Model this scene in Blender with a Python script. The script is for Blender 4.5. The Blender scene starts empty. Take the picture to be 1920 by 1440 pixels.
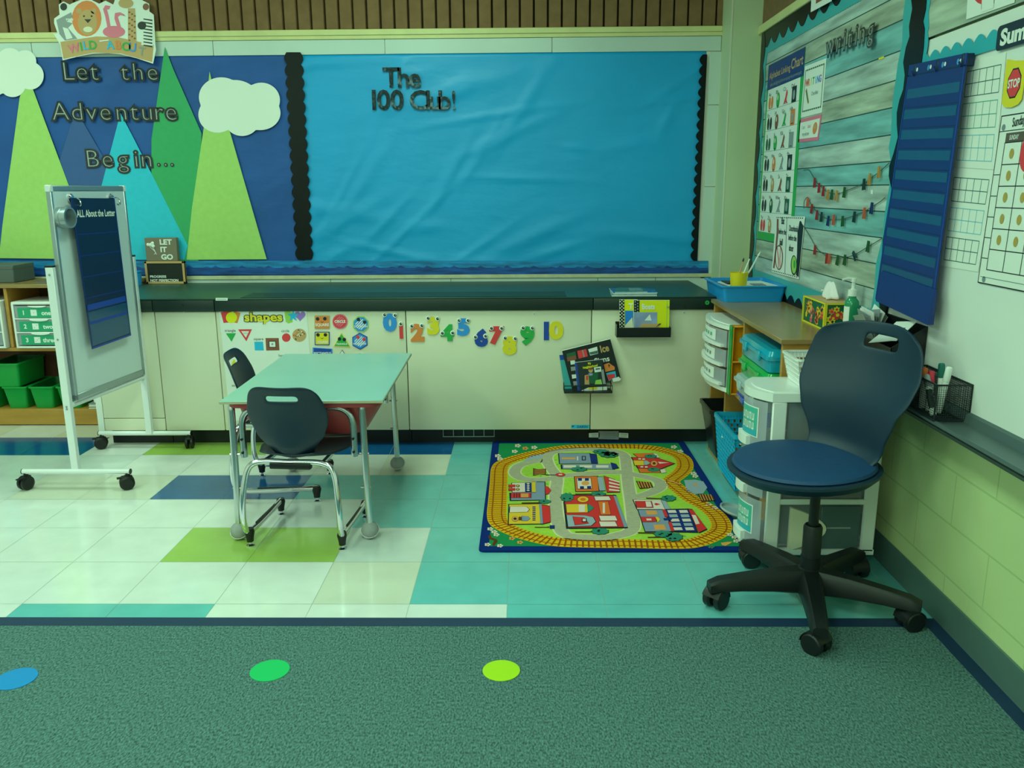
import bpy, bmesh, math, random
from math import sin, cos, pi, radians as R
from mathutils import Vector as V, Matrix, Quaternion
from mathutils.geometry import tessellate_polygon
random.seed(7)
SC = bpy.context.scene
COL = SC.collection

# ------------------------------------------------------------------ camera
F_PX, PITCH, YAW, ROLL, CH = 1571.25, .226347, .016514, -.0068993, 1.25326
_cp, _sp, _cy, _sy = cos(PITCH), sin(PITCH), cos(YAW), sin(YAW)
CF = V((-_sy*_cp, _cy*_cp, -_sp)); _r = V((_cy, _sy, 0)); _u = _r.cross(CF)
CR = _r*cos(ROLL)+_u*sin(ROLL); CU = -_r*sin(ROLL)+_u*cos(ROLL)
CAM = V((0, 0, CH))
cd = bpy.data.cameras.new('camera'); cam = bpy.data.objects.new('camera', cd); COL.objects.link(cam)
cd.sensor_width = 36; cd.sensor_fit = 'HORIZONTAL'; cd.lens = F_PX/1920*36; cd.clip_start = .05
m3 = Matrix((CR, CU, -CF)).transposed(); cam.matrix_world = Matrix.Translation(CAM) @ m3.to_4x4()
SC.camera = cam

# ------------------------------------------------------------------ world, lamps, exposure
w = bpy.data.worlds.new('world'); SC.world = w; w.use_nodes = True
w.node_tree.nodes['Background'].inputs[0].default_value = (.6, 1, .68, 1)
w.node_tree.nodes['Background'].inputs[1].default_value = .05
SC.view_settings.view_transform = 'Standard'; SC.view_settings.look = 'None'
SC.view_settings.exposure = 0.0; SC.view_settings.gamma = 1; SC.view_settings.use_curve_mapping = False
TINT = (.60, 1.0, .66)
CEIL = 2.75
LAMPS = [(-.62, 3.3, 18), (-2.9, 3.3, 18), (-.62, 1.0, 20), (-2.9, 1.0, 24), (-.62, -1.4, 30), (-2.9, -1.4, 34)]
for (lx, ly, lw) in LAMPS:
    ld = bpy.data.lights.new('ceiling_lamp_light', 'AREA'); ld.shape = 'RECTANGLE'; ld.size = .56; ld.size_y = 1.15
    ld.energy = lw; ld.color = TINT
    lo = bpy.data.objects.new('ceiling_lamp_light', ld); lo.location = (lx, ly, CEIL-.035); COL.objects.link(lo)

# ------------------------------------------------------------------ materials
K = .80
def lin(c):
    c /= 255.; return c/12.92 if c <= .04045 else ((c+.055)/1.055)**2.4
MT = {}
def D(r, g, b, k=1.0):
    'albedo of a thing that shows as (r,g,b) in the greenish room light'
    return tuple(min(.92, max(.0018, lin(c)/(t*K*k))) for c, t in zip((r, g, b), TINT))
def C(name, rgb, rough=.6, metal=0, spec=.5, noise=None, bump=None, trans=0, alpha=1, k=1.0, coat=0):
    if name in MT: return MT[name]
    m = bpy.data.materials.new(name); m.use_nodes = True; nt = m.node_tree; b = nt.nodes['Principled BSDF']
    a = D(*rgb, k=k)
    b.inputs['Base Color'].default_value = (*a, 1); b.inputs['Roughness'].default_value = rough
    b.inputs['Metallic'].default_value = metal; b.inputs['Specular IOR Level'].default_value = spec
    b.inputs['Transmission Weight'].default_value = trans; b.inputs['Alpha'].default_value = alpha
    b.inputs['Coat Weight'].default_value = coat
    if noise:      # (scale, amount, detail) : colour variation
        tc = nt.nodes.new('ShaderNodeTexCoord'); mp = nt.nodes.new('ShaderNodeMapping')
        n = nt.nodes.new('ShaderNodeTexNoise'); n.inputs['Scale'].default_value = noise[0]
        n.inputs['Detail'].default_value = noise[2] if len(noise) > 2 else 4
        if len(noise) > 3: mp.inputs['Scale'].default_value = noise[3]
        nt.links.new(tc.outputs['Object'], mp.inputs[0]); nt.links.new(mp.outputs[0], n.inputs['Vector'])
        cr = nt.nodes.new('ShaderNodeValToRGB')
        lo_, hi_ = (1-noise[1]), (1+noise[1])
        cr.color_ramp.elements[0].position = .3; cr.color_ramp.elements[1].position = .7
        cr.color_ramp.elements[0].color = (*[min(1, x*lo_) for x in a], 1); cr.color_ramp.elements[1].color = (*[min(.95, x*hi_) for x in a], 1)
        nt.links.new(n.outputs['Fac'], cr.inputs[0]); nt.links.new(cr.outputs[0], b.inputs['Base Color'])
    if bump:       # (scale, strength, distance[, stretch])
        tc = nt.nodes.new('ShaderNodeTexCoord'); mp = nt.nodes.new('ShaderNodeMapping')
        n = nt.nodes.new('ShaderNodeTexNoise'); n.inputs['Scale'].default_value = bump[0]; n.inputs['Detail'].default_value = 3
        if len(bump) > 3: mp.inputs['Scale'].default_value = bump[3]
        bp = nt.nodes.new('ShaderNodeBump'); bp.inputs['Strength'].default_value = bump[1]; bp.inputs['Distance'].default_value = bump[2]
        nt.links.new(tc.outputs['Object'], mp.inputs[0]); nt.links.new(mp.outputs[0], n.inputs['Vector'])
        nt.links.new(n.outputs['Fac'], bp.inputs['Height']); nt.links.new(bp.outputs[0], b.inputs['Normal'])
    m.diffuse_color = (*a, 1)
    MT[name] = m; return m
def emis(name, rgb, s):
    m = bpy.data.materials.new(name); m.use_nodes = True; b = m.node_tree.nodes['Principled BSDF']
    b.inputs['Emission Color'].default_value = (*rgb, 1); b.inputs['Emission Strength'].default_value = s; MT[name] = m; return m

tile_b = (110, .02, .0005)
C('tile_white', (170, 213, 178), .12, noise=(9, .05, 8)); C('tile_grey', (158, 203, 170), .12, noise=(9, .05, 8))
C('tile_beige', (163, 203, 160), .12, noise=(9, .05, 8)); C('tile_teal', (80, 176, 150), .18, noise=(9, .07, 8))
C('tile_lime', (122, 182, 72), .12, noise=(9, .05, 8)); C('tile_navy', (12, 84, 118), .12, noise=(12, .09, 8))
C('tile_joint', (120, 165, 130), .5)
C('carpet', (62, 108, 90), .95, spec=.05, noise=(230, .6, 4, (1, .5, 1)), bump=(210, .6, .003))
C('carpet_edge', (16, 48, 66), .5); C('floor_trim', (12, 50, 72), .45)
C('cream_metal', (170, 208, 158), .35, noise=(2, .02)); C('cream_joint', (60, 90, 60), .6)
C('counter_top', (28, 70, 48), .4, noise=(3, .06)); C('counter_edge', (16, 40, 30), .4); C('black', (6, 18, 14), .5)
C('grille_dark', (22, 60, 48), .5)
C('wall_green', (152, 204, 124), .45, bump=(60, .35, .003), noise=(3, .03)); C('joint_green', (134, 186, 110), .6)
C('brick', (98, 92, 50), .85, noise=(14, .14, 6), bump=(120, .4, .002)); C('brick_gap', (40, 38, 18), .9)
C('column_paint', (148, 196, 136), .5, noise=(2, .04)); C('cream_trim', (165, 200, 120), .5, noise=(10, .06))
C('white_tape', (150, 200, 165), .35, noise=(3, .05)); C('ledge', (150, 185, 130), .6, noise=(20, .12, 6))
C('base_rubber', (62, 104, 84), .5); C('ceiling_white', (190, 225, 190), .9)
C('white_wall', (180, 212, 170), .7)
C('paper_navy', (18, 76, 126), .6, noise=(3, .12), bump=(4, .3, .02, (1, 1, 2))); 
C('paper_azure', (6, 148, 177), .42, noise=(2, .05), bump=(4, .3, .02, (1, 1, 2)))
C('paper_lime', (128, 198, 90), .6, noise=(30, .04, 5)); C('paper_green', (38, 155, 82), .6, noise=(30, .04, 5))
C('paper_teal', (28, 178, 178), .6, noise=(30, .04, 5)); C('paper_slate', (40, 84, 122), .6, noise=(30, .04, 5))
C('paper_white', (180, 226, 184), .6); C('black_border', (4, 12, 12), .35, spec=.25); C('ocean', (10, 70, 120), .5, noise=(7, .55, 6, (1, 9, 1)))
C('ocean2', (14, 118, 150), .5, noise=(7, .5, 6, (1, 9, 1)))
C('foil_black', (14, 24, 26), .18, spec=.8); C('foil_glint', (120, 160, 135), .3); C('foil', (34, 56, 50), .2, metal=1, bump=(6, .6, .03))
C('frame_white', (172, 215, 190), .35); C('alu', (120, 160, 140), .35, metal=.6); C('board_white', (160, 208, 182), .2, coat=.3)
C('chart_navy', (8, 44, 94), .45); C('chart_dark', (4, 36, 60), .45); C('vinyl', (24, 78, 98), .25, spec=.5)
C('caster_black', (8, 14, 12), .4); C('chrome', (165, 205, 180), .12, metal=1); C('chrome_dull', (150, 190, 165), .25, metal=1)
C('shell_navy', (12, 38, 46), .42, bump=(300, .15, .0006)); C('office_shell', (10, 42, 52), .5, bump=(300, .15, .0006))
C('office_pad', (12, 62, 88), .6, noise=(60, .05)); C('office_black', (10, 20, 18), .45)
C('desk_top', (114, 182, 148), .35, noise=(5, .03)); C('desk_tub', (128, 58, 50), .4); C('desk_edge', (140, 160, 110), .5)
C('ball_grey', (118, 148, 125), .95, noise=(40, .1)); C('ball_line', (165, 200, 170), .7)
C('wood', (138, 126, 46), .4, noise=(4, .13, 6, (1, 1, 7))); C('wood_side', (136, 124, 48), .4, noise=(4, .13, 6, (5, 1, 1)))
C('wood_top', (116, 116, 60), .25, noise=(4, .16, 6, (1, .3, 1))); C('wood_dark', (70, 52, 22), .6)
C('plastic_white', (180, 222, 205), .3); C('plastic_clear', (150, 190, 168), .15, spec=.5, alpha=.55); C('plastic_window', (150, 190, 168), .1, spec=.5, alpha=.14); C('label_teal', (52, 168, 128), .5)
C('label_white', (185, 225, 200), .5); C('bin_green', (5, 142, 48), .3); C('bin_green_shade', (4, 95, 36), .4)  # second bin green is darkened, shade inside the bins put into colour
C('grey_box', (66, 92, 76), .7); C('folder_grey', (60, 98, 84), .4)
C('box_teal', (8, 150, 152), .15, spec=.6); C('box_green', (10, 160, 62), .15, spec=.6); C('box_clear', (130, 182, 160), .15, spec=.6); C('box_blue', (30, 78, 150), .15, spec=.6)
C('tray_yellow', (175, 145, 10), .35); C('tray_blue', (18, 138, 178), .35); C('basket_cyan', (5, 158, 172), .35); C('cup_yellow', (205, 195, 20), .4)
C('bin_black', (10, 20, 18), .3); C('tissue', (180, 215, 190), .8); C('gel', (40, 165, 100), .1, trans=.4)
C('wood_stick', (150, 140, 90), .5); C('ink', (25, 45, 40), .6); C('ink_soft', (90, 130, 115), .6)
C('line_dark', (50, 100, 85), .6); C('line_green', (70, 160, 120), .6); C('line_teal', (95, 180, 165), .6)
C('red', (175, 58, 52), .5); C('orange', (200, 125, 50), .5); C('yellow', (205, 200, 30), .5); C('yellow_bright', (190, 215, 0), .4)
C('green', (28, 160, 60), .5); C('green_dark', (15, 90, 50), .5); C('green_light', (120, 195, 70), .5); C('blue', (35, 135, 190), .5); C('navy', (15, 65, 135), .5)
C('cyan', (20, 170, 195), .5); C('purple', (120, 110, 165), .5); C('pink', (190, 110, 115), .5); C('brown', (105, 75, 45), .5); C('tan', (152, 150, 84), .5)
C('white', (190, 230, 200), .5); C('grey', (110, 145, 125), .5); C('dark', (12, 28, 24), .5); C('cream', (200, 215, 160), .5)
C('rug_navy', (6, 40, 92), .95, spec=.1, bump=(400, .5, .002)); C('rug_green', (20, 125, 62), .95, spec=.1, noise=(120, .1)); C('rug_lime', (125, 190, 55), .95, spec=.1, noise=(60, .08))
C('rug_road', (135, 160, 115), .95, spec=.1, noise=(60, .08)); C('rug_kerb', (165, 200, 130), .95, spec=.1); C('rug_yellow', (205, 165, 20), .95, spec=.1); C('rug_rail', (125, 75, 10), .95, spec=.1)
for n_, c_ in dict(red=(175, 45, 35), orange=(190, 105, 30), blue=(100, 142, 142), navy=(10, 40, 95), white=(185, 205, 165), yellow=(205, 185, 35), teal=(30, 125, 85), tan=(185, 150, 60), brown=(70, 50, 15), pond=(120, 165, 150), ink=(12, 30, 30)).items():
    C('rug_'+n_+'_print', tuple(int(v*.9+10) for v in c_), .95, spec=.1)
C('dot_blue', (10, 125, 165), .8); C('dot_green', (5, 175, 80), .8); C('dot_lime', (130, 205, 10), .8)
C('plank_light', (128, 176, 146), .6, noise=(8, .42, 8, (.35, 3.2, 1))); C('plank_teal', (88, 162, 140), .6, noise=(8, .38, 8, (.35, 3.2, 1))); C('plank_tan', (122, 162, 124), .6, noise=(8, .5, 8, (.35, 3.2, 1)))
C('plank_gap', (20, 60, 48), .7); C('border_teal', (45, 155, 138), .5); C('border_aqua', (32, 158, 148), .5)
C('whiteboard', (178, 222, 186), .25, coat=.2); C('tray_alu', (72, 108, 92), .4, metal=.4); C('mesh_black', (10, 26, 22), .5)
C('clip_red', (120, 40, 35)); C('clip_yellow', (150, 135, 60)); C('clip_green', (20, 85, 35)); C('clip_dark', (12, 55, 45)); C('clip_navy', (15, 50, 90)); C('clip_orange', (160, 90, 50)); C('string', (50, 80, 55))
C('bag_clear', (120, 160, 130), .2, spec=.7); C('sign_grey', (95, 108, 78), .7); C('sign_side', (60, 70, 50), .7)
C('marker_orange', (250, 105, 30)); C('marker_red', (170, 50, 60)); C('cap_teal', (10, 100, 75)); C('sticker_green', (20, 165, 60))
C('cal_brown', (70, 78, 58)); C('cal_gold', (140, 145, 60))
emis('lamp_diffuser', (.6, 1, .66), 3)

# ------------------------------------------------------------------ mesh builder
GL = {}
def glyph(s, bold):
    k = (s, bold)
    if k in GL: return GL[k]
    cu = bpy.data.curves.new('t', 'FONT'); cu.body = s; cu.size = 1; cu.offset = bold; cu.resolution_u = 3; cu.fill_mode = 'FRONT' if False else cu.fill_mode
    ob = bpy.data.objects.new('t', cu); me = ob.to_mesh()
    vs = [(v.co.x, v.co.y) for v in me.vertices]; fs = [tuple(p.vertices) for p in me.polygons]
    ob.to_mesh_clear(); bpy.data.objects.remove(ob); bpy.data.curves.remove(cu)
    if vs:
        x0 = min(v[0] for v in vs); x1 = max(v[0] for v in vs); y0 = min(v[1] for v in vs); y1 = max(v[1] for v in vs)
    else: x0 = x1 = y0 = y1 = 0
    GL[k] = (vs, fs, x0, x1, y0, y1); return GL[k]

class MB:
    def __init__(s, M=None): s.v = []; s.f = []; s.mi = []; s.sm = []; s.ms = []; s.M = M or Matrix.Identity(4)
    def mid(s, m):
        if m not in s.ms: s.ms.append(m)
        return s.ms.index(m)
    def add(s, vs, fs, m, smooth=False):
        o = len(s.v); i = s.mid(m)
        s.v += [s.M @ V(p) for p in vs]
        for f in fs: s.f.append([o+k for k in f]); s.mi.append(i); s.sm.append(smooth)
        return s
    def box(s, a, b, m, bev=0, seg=2):
        x0, y0, z0 = [min(p, q) for p, q in zip(a, b)]; x1, y1, z1 = [max(p, q) for p, q in zip(a, b)]
        vs = [(x0, y0, z0), (x1, y0, z0), (x1, y1, z0), (x0, y1, z0), (x0, y0, z1), (x1, y0, z1), (x1, y1, z1), (x0, y1, z1)]
        fs = [(0, 3, 2, 1), (4, 5, 6, 7), (0, 1, 5, 4), (1, 2, 6, 5), (2, 3, 7, 6), (3, 0, 4, 7)]
        if bev:
            bm = bmesh.new(); bv = [bm.verts.new(v) for v in vs]; [bm.faces.new([bv[i] for i in f]) for f in fs]
            bmesh.ops.bevel(bm, geom=bm.edges[:], offset=min(bev, .49*min(x1-x0, y1-y0, z1-z0)), segments=seg, affect='EDGES', profile=.5)
            bm.verts.index_update(); vs = [v.co[:] for v in bm.verts]; fs = [[v.index for v in f.verts] for f in bm.faces]; bm.free()
            return s.add(vs, fs, m, True)
        return s.add(vs, fs, m)
    def loft(s, rings, m, caps=True, smooth=True, closed=True):
        n = len(rings[0]); vs = [p for r in rings for p in r]; fs = []
        for i in range(len(rings)-1):
            for j in range(n if closed else n-1):
                a = i*n+j; b = i*n+(j+1) % n; fs.append((a, b, b+n, a+n))
        s.add(vs, fs, m, smooth)
        if caps: s.add(rings[0], [tuple(reversed(range(n)))], m); s.add(rings[-1], [tuple(range(n))], m)
        return s
    def tube(s, pts, r, m, n=10, closed=False, caps=True, flat=None):
        pts = [V(p) for p in pts]; N = len(pts); rr = r if isinstance(r, (list, tuple)) else [r]*N; rings = []
        up = None
        for i, p in enumerate(pts):
            if closed: t = (pts[(i+1) % N]-pts[i-1])
            else: t = pts[min(i+1, N-1)]-pts[max(i-1, 0)]
            t.normalize()
            if up is None: up = t.orthogonal().normalized()
            up = (up-t*up.dot(t)); up = up.normalized() if up.length > 1e-6 else t.orthogonal().normalized()
            q = t.cross(up)
            rings.append([p+(up*cos(2*pi*j/n)+q*sin(2*pi*j/n))*rr[i] for j in range(n)])
        if closed: rings.append(rings[0])
        return s.loft(rings, m, caps=caps and not closed)
    def cyl(s, a, b, r, m, r2=None, n=20): return s.tube([a, b], [r, r if r2 is None else r2], m, n)
    def lathe(s, prof, m, c=(0, 0, 0), n=24, caps=True, sx=1, sy=1):
        return s.loft([[(c[0]+r*cos(2*pi*j/n)*sx, c[1]+r*sin(2*pi*j/n)*sy, c[2]+z) for j in range(n)] for r, z in prof], m, caps=caps)
    def ball(s, c, r, m, n=16, sz=1):
        return s.lathe([(max(1e-4, r*sin(pi*i/8)), -r*cos(pi*i/8)*sz) for i in range(9)], m, c, n)
    def prism(s, pts, z0, z1, m, side=None, bottom=True):
        pts = list(pts); n = len(pts)
        area = sum(pts[i][0]*pts[(i+1) % n][1]-pts[(i+1) % n][0]*pts[i][1] for i in range(n))
        if area < 0: pts = pts[::-1]
        tr = tessellate_polygon([[V((p[0], p[1], 0)) for p in pts]])
        tr = [t if (V(pts[t[1]])-V(pts[t[0]])).cross(V(pts[t[2]])-V(pts[t[0]])) > 0 else t[::-1] for t in tr]
        s.add([(p[0], p[1], z1) for p in pts], tr, m)
        if z1 > z0:
            if bottom: s.add([(p[0], p[1], z0) for p in pts], [t[::-1] for t in tr], m)
            s.add([(p[0], p[1], z0) for p in pts]+[(p[0], p[1], z1) for p in pts], [(i, (i+1) % n, (i+1) % n+n, i+n) for i in range(n)], side or m)
        return s
    def text(s, t, x, y, h, m, z=0, ez=0, bold=0, al='C', rot=0, sx=1, mapf=None):
        # h = cap height; x,y = anchor (centre / left, mid height)
        vs, fs, x0, x1, y0, y1 = glyph(t, bold)
        if not vs: return s
        k = h/.69; ax = (x0+x1)/2 if al == 'C' else x0; out = []
        c_, s_ = cos(rot), sin(rot)
        for a, b in vs:
            a = (a-ax)*k*sx; b = (b-.345)*k
            p = (x+a*c_-b*s_, y+a*s_+b*c_)
            out.append(mapf(*p) if mapf else p)
        s.add([(p[0], p[1], z+ez) for p in out], fs, m)
        if ez:
            cnt = {}
            for f in fs:
                for i in range(len(f)):
                    e = (f[i], f[(i+1) % len(f)]); cnt[frozenset(e)] = None if frozenset(e) in cnt else e
            es = [e for e in cnt.values() if e]; n = len(out)
            s.add([(p[0], p[1], z) for p in out]+[(p[0], p[1], z+ez) for p in out], [(a, b, b+n, a+n) for a, b in es], m)
        return s
    def build(s, name, parent=None, M=None, loc=None, subsurf=0, link=True):
        me = bpy.data.meshes.new(name); me.from_pydata([v[:] for v in s.v], [], s.f)
        for m in s.ms: me.materials.append(MT[m])
        me.polygons.foreach_set('material_index', s.mi); me.polygons.foreach_set('use_smooth', s.sm)
        bm = bmesh.new(); bm.from_mesh(me); bmesh.ops.remove_doubles(bm, verts=bm.verts, dist=1e-6) if subsurf else None
        if subsurf: bmesh.ops.recalc_face_normals(bm, faces=bm.faces)
        bm.to_mesh(me); bm.free()
        me.update()
        if any(s.sm):
            try: me.set_sharp_from_angle(angle=R(38))
            except Exception: pass
        o = bpy.data.objects.new(name, me)
        if link: COL.objects.link(o)
        if parent: o.parent = parent
        if M is not None: o.matrix_world = M
        if loc is not None: o.location = loc
        if subsurf:
            md = o.modifiers.new('s', 'SUBSURF'); md.levels = md.render_levels = subsurf
        return o
def tag(o, label=None, cat=None, group=None, kind=None):
    if label: o['label'] = label
    if cat: o['category'] = cat
    if group: o['group'] = group
    if kind: o['kind'] = kind
    return o
def thing(name, label, cat, loc=(0, 0, 0), rz=0, group=None, M=None):
    o = bpy.data.objects.new(name, None); o.empty_display_size = .05; COL.objects.link(o)
    if M is not None: o.matrix_world = M
    else: o.location = loc; o.rotation_euler = (0, 0, rz)
    return tag(o, label, cat, group)
def struct(mb, name, **k): return tag(mb.build(name, **k), kind='structure')
def kids(o): return [c for c in bpy.data.objects if c.parent == o]
def copy_tree(o, parent=None):
    c = o.copy(); COL.objects.link(c)
    if parent: c.parent = parent
    for ch in kids(o): copy_tree(ch, c)
    return c

# ------------------------------------------------------------------ planes of the room (back wall, right wall, ...)
class Plane:
    def __init__(s, P0, u, v):
        s.P0 = V(P0); s.u = V(u).normalized(); s.v = V(v).normalized(); s.n = s.u.cross(s.v)
    def off(s, d): return Plane(s.P0+s.n*d, s.u, s.v)
    def pt(s, x, y):
        d = CF+CR*((x-960)/F_PX)-CU*((y-720)/F_PX)
        return CAM+d*((s.P0-CAM).dot(s.n)/d.dot(s.n))
    def uv(s, x, y): q = s.pt(x, y)-s.P0; return (q.dot(s.u), q.dot(s.v))
    def mat(s, a=0, b=0, d=0, rot=0):
        p = s.P0+s.u*a+s.v*b+s.n*d
        m = Matrix((s.u, s.v, s.n)).transposed().to_4x4(); m.translation = p
        return m @ Matrix.Rotation(rot, 4, 'Z')
def BW(Y): return Plane((0, Y, 0), (1, 0, 0), (0, 0, 1))
def RW(X): return Plane((X, 0, 0), (0, -1, 0), (0, 0, 1))
def FL(z): return Plane((0, 0, z), (1, 0, 0), (0, 1, 0))
WY, WX, CY = 4.79, 1.22, 4.05        # back wall, right wall, cabinet fronts

class Sheet:
    'flat printed sheet on a plane, its outline the quad TL,TR,BR,BL seen at these pixels; art is drawn in metres a (right), b (up)'
    def __init__(s, P, px4, m, th=.0012, rim=None):
        s.P = P; q = [V(p[1:]) if p[0] == 'uv' else V(P.uv(*p)) for p in px4]; s.tl, s.tr, s.br, s.bl = q
        s.c = (q[0]+q[1]+q[2]+q[3])/4; s.W = ((s.tr-s.tl).length+(s.br-s.bl).length)/2; s.H = ((s.tl-s.bl).length+(s.tr-s.br).length)/2
        s.mb = MB(); s.th = th; s.mb.prism([tuple(p-s.c) for p in (s.bl, s.br, s.tr, s.tl)], 0, th, m, rim)
    def f(s, a, b):
        x, y = a/s.W, b/s.H
        p = (s.bl*(1-x)+s.br*x)*(1-y)+(s.tl*(1-x)+s.tr*x)*y-s.c; return (p.x, p.y)
    def z(s, l): return s.th+.00035*l
    def poly(s, pts, m, l=1):
        pp = [s.f(*p) for p in pts]; s.mb.prism(pp, s.z(l), s.z(l), m); return s
    def rect(s, a0, b0, a1, b1, m, l=1):
        n = 4; pts = [(a0+(a1-a0)*i/n, b0) for i in range(n)]+[(a1, b0), (a1, b1), (a0, b1)]
        return s.poly(pts, m, l)
    def rel(s, a0, b0, a1, b1, m, l=1): return s.rect(a0*s.W, b0*s.H, a1*s.W, b1*s.H, m, l)
    def frame(s, a0, b0, a1, b1, w, m, l=1):
        s.rect(a0, b0, a1, b0+w, m, l); s.rect(a0, b1-w, a1, b1, m, l); s.rect(a0, b0, a0+w, b1, m, l); s.rect(a1-w, b0, a1, b1, m, l); return s
    def circ(s, a, b, r, m, l=1, ry=None, n=20, a0=0): return s.poly([(a+r*cos(2*pi*i/n+a0), b+(ry or r)*sin(2*pi*i/n+a0)) for i in range(n)], m, l)
    def text(s, t, a, b, h, m, l=2, bold=0, al='C', rot=0, sx=1, fit=None):
        if fit: g_ = glyph(t, bold); sx = fit/((g_[3]-g_[2])*h/.69)
        s.mb.text(t, a, b, h, m, s.z(l), 0, bold, al, rot, sx, mapf=s.f); return s
    def ppoly(s, px, m, l=1):
        s.mb.prism([tuple(V(s.P.uv(*p))-s.c) for p in px], s.z(l), s.z(l), m); return s
    def done(s, name, label=None, cat=None, group=None, parent=None, d=.0005, kind=None):
        M = s.P.mat(s.c.x, s.c.y, d)
        o = s.mb.build(name, parent=None, M=M)
        if parent:
            bpy.context.view_layer.update(); o.parent = parent; o.matrix_parent_inverse = parent.matrix_world.inverted()
        return tag(o, label, cat, group, kind)
def attach(o, parent):
    bpy.context.view_layer.update(); o.parent = parent; o.matrix_parent_inverse = parent.matrix_world.inverted(); return o
def smooth_path(pts, n=6, closed=False):
    pts = [V(p) for p in pts]; out = []; N = len(pts); rng = range(N if closed else N-1)
    for i in rng:
        p0 = pts[i-1] if (closed or i) else pts[0]; p1 = pts[i]; p2 = pts[(i+1) % N]; p3 = pts[(i+2) % N] if (closed or i+2 < N) else pts[-1]
        for k in range(n):
            t = k/n; out.append(.5*((2*p1)+(p2-p0)*t+(2*p0-5*p1+4*p2-p3)*t*t+(3*p1-p0-3*p2+p3)*t**3))
    if not closed: out.append(pts[-1])
    return out
def fillet(pts, r, n=5):
    pts = [V(p) for p in pts]; out = [pts[0]]
    for i in range(1, len(pts)-1):
        a, b, c = pts[i-1], pts[i], pts[i+1]; d1 = (a-b); d2 = (c-b); q = min(r, d1.length*.48, d2.length*.48)
        p = b+d1.normalized()*q; e = b+d2.normalized()*q
        for k in range(n+1):
            t = k/n; out.append(p*(1-t)**2+b*2*t*(1-t)+e*t*t)
    out.append(pts[-1]); return out
def rrect(x0, y0, x1, y1, r, n=5):
    out = []
    for cx, cy, a in ((x1-r, y0+r, -pi/2), (x1-r, y1-r, 0), (x0+r, y1-r, pi/2), (x0+r, y0+r, pi)):
        out += [(cx+r*cos(a+pi/2*k/n), cy+r*sin(a+pi/2*k/n)) for k in range(n+1)]
    return out

# ================================================================== ROOM
X0, Y0 = -4.6, -2.6
# --- floor tiles
T, TX, TY = .3048, -.05905, 2.38691
TRIM_Y = 2.292
def tile_kind(i, j):
    if j >= 5 and i <= -8 and j == 5: return 'tile_navy'
    if j >= 6: return 'tile_teal' if i >= -1 else ('tile_beige' if (i+j) % 3 else 'tile_white')
    if j == 5: return 'tile_white' if i == -7 or i == -4 else 'tile_lime' if i in (-6, -5) else 'tile_navy' if i in (-3, -2) else 'tile_teal'
    if j == 4: return 'tile_teal' if i >= -1 else ('tile_white' if i >= -6 else 'tile_grey') if i != -2 else 'tile_beige'
    if j == 3: return 'tile_teal' if i >= -3 else 'tile_navy' if i >= -5 else 'tile_beige' if i >= -7 else 'tile_grey'
    if j == 2: return 'tile_teal' if i >= -2 else 'tile_white' if i < -3 else 'tile_grey'
    if j == 1: return 'tile_teal' if i >= -1 else 'tile_lime' if i in (-4, -3) else 'tile_grey' if i == -2 else 'tile_white'
    if j == 0: return 'tile_teal' if i >= -1 else 'tile_beige' if i == -2 else 'tile_white'
    return 'tile_teal' if (i >= 0 or i in (-5, -4)) else 'tile_white'
mb = MB(); mb.box((X0, TRIM_Y, -.05), (WX, WY, -.0007), 'tile_joint'); g = .0007
for j in range(-1, 9):
    for i in range(-15, 6):
        a0, a1 = TX+i*T+g, TX+(i+1)*T-g; b0, b1 = TY+j*T+g, TY+(j+1)*T-g
        a0, a1 = max(a0, X0), min(a1, WX); b0, b1 = max(b0, TRIM_Y), min(b1, WY)
        if a1 > a0 and b1 > b0: mb.add([(a0, b0, 0), (a1, b0, 0), (a1, b1, 0), (a0, b1, 0)], [(0, 1, 2, 3)], tile_kind(i, j))
struct(mb, 'floor')
mb = MB(); CX = 1.172; mb.box((X0, Y0, -.05), (CX, TRIM_Y-.047, .004), 'carpet'); struct(mb, 'floor_carpet')
mb = MB(); mb.box((X0, TRIM_Y-.048, -.05), (WX, TRIM_Y+.002, .0045), 'carpet_edge'); mb.box((CX-.001, Y0, -.05), (WX, TRIM_Y-.047, .0042), 'carpet_edge'); struct(mb, 'trim_1')
mb = MB(); mb.box((X0, Y0, CEIL), (WX, WY, CEIL+.05), 'ceiling_white')
for k in range(1, 12): mb.box((X0, Y0+k*.61-.012, CEIL-.006), (WX, Y0+k*.61+.012, CEIL), 'cream_trim')
for k in range(1, 5): mb.box((X0+k*1.22-.012, Y0, CEIL-.006), (X0+k*1.22+.012, WY, CEIL), 'cream_trim')
struct(mb, 'ceiling')
mb = MB(); mb.box((X0-.1, Y0, -.05), (X0, WY, CEIL), 'white_wall'); struct(mb, 'wall_left')
mb = MB(); mb.box((X0, Y0-.1, -.05), (WX, Y0, CEIL), 'white_wall'); struct(mb, 'wall_front')
# --- back wall : painted block below, ribbed brown brick above the board
P = BW(WY); zt = P.uv(960, 53)[1]; ztrim0 = P.uv(960, 71)[1]; zb = P.uv(960, 98)[1]; cx0 = BW(4.58).uv(1370, 73)[0]
mb = MB(); mb.box((X0, WY, -.05), (WX, WY+.1, zt), 'white_wall'); mb.box((X0, WY+.03, zt), (WX, WY+.1, CEIL), 'brick_gap')
x = 1.09
while x > X0:
    mb.box((x-.0655, WY-.002, zt), (x, WY+.045, CEIL), 'brick', .004, 1); x -= .0745
struct(mb, 'wall_back')
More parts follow.
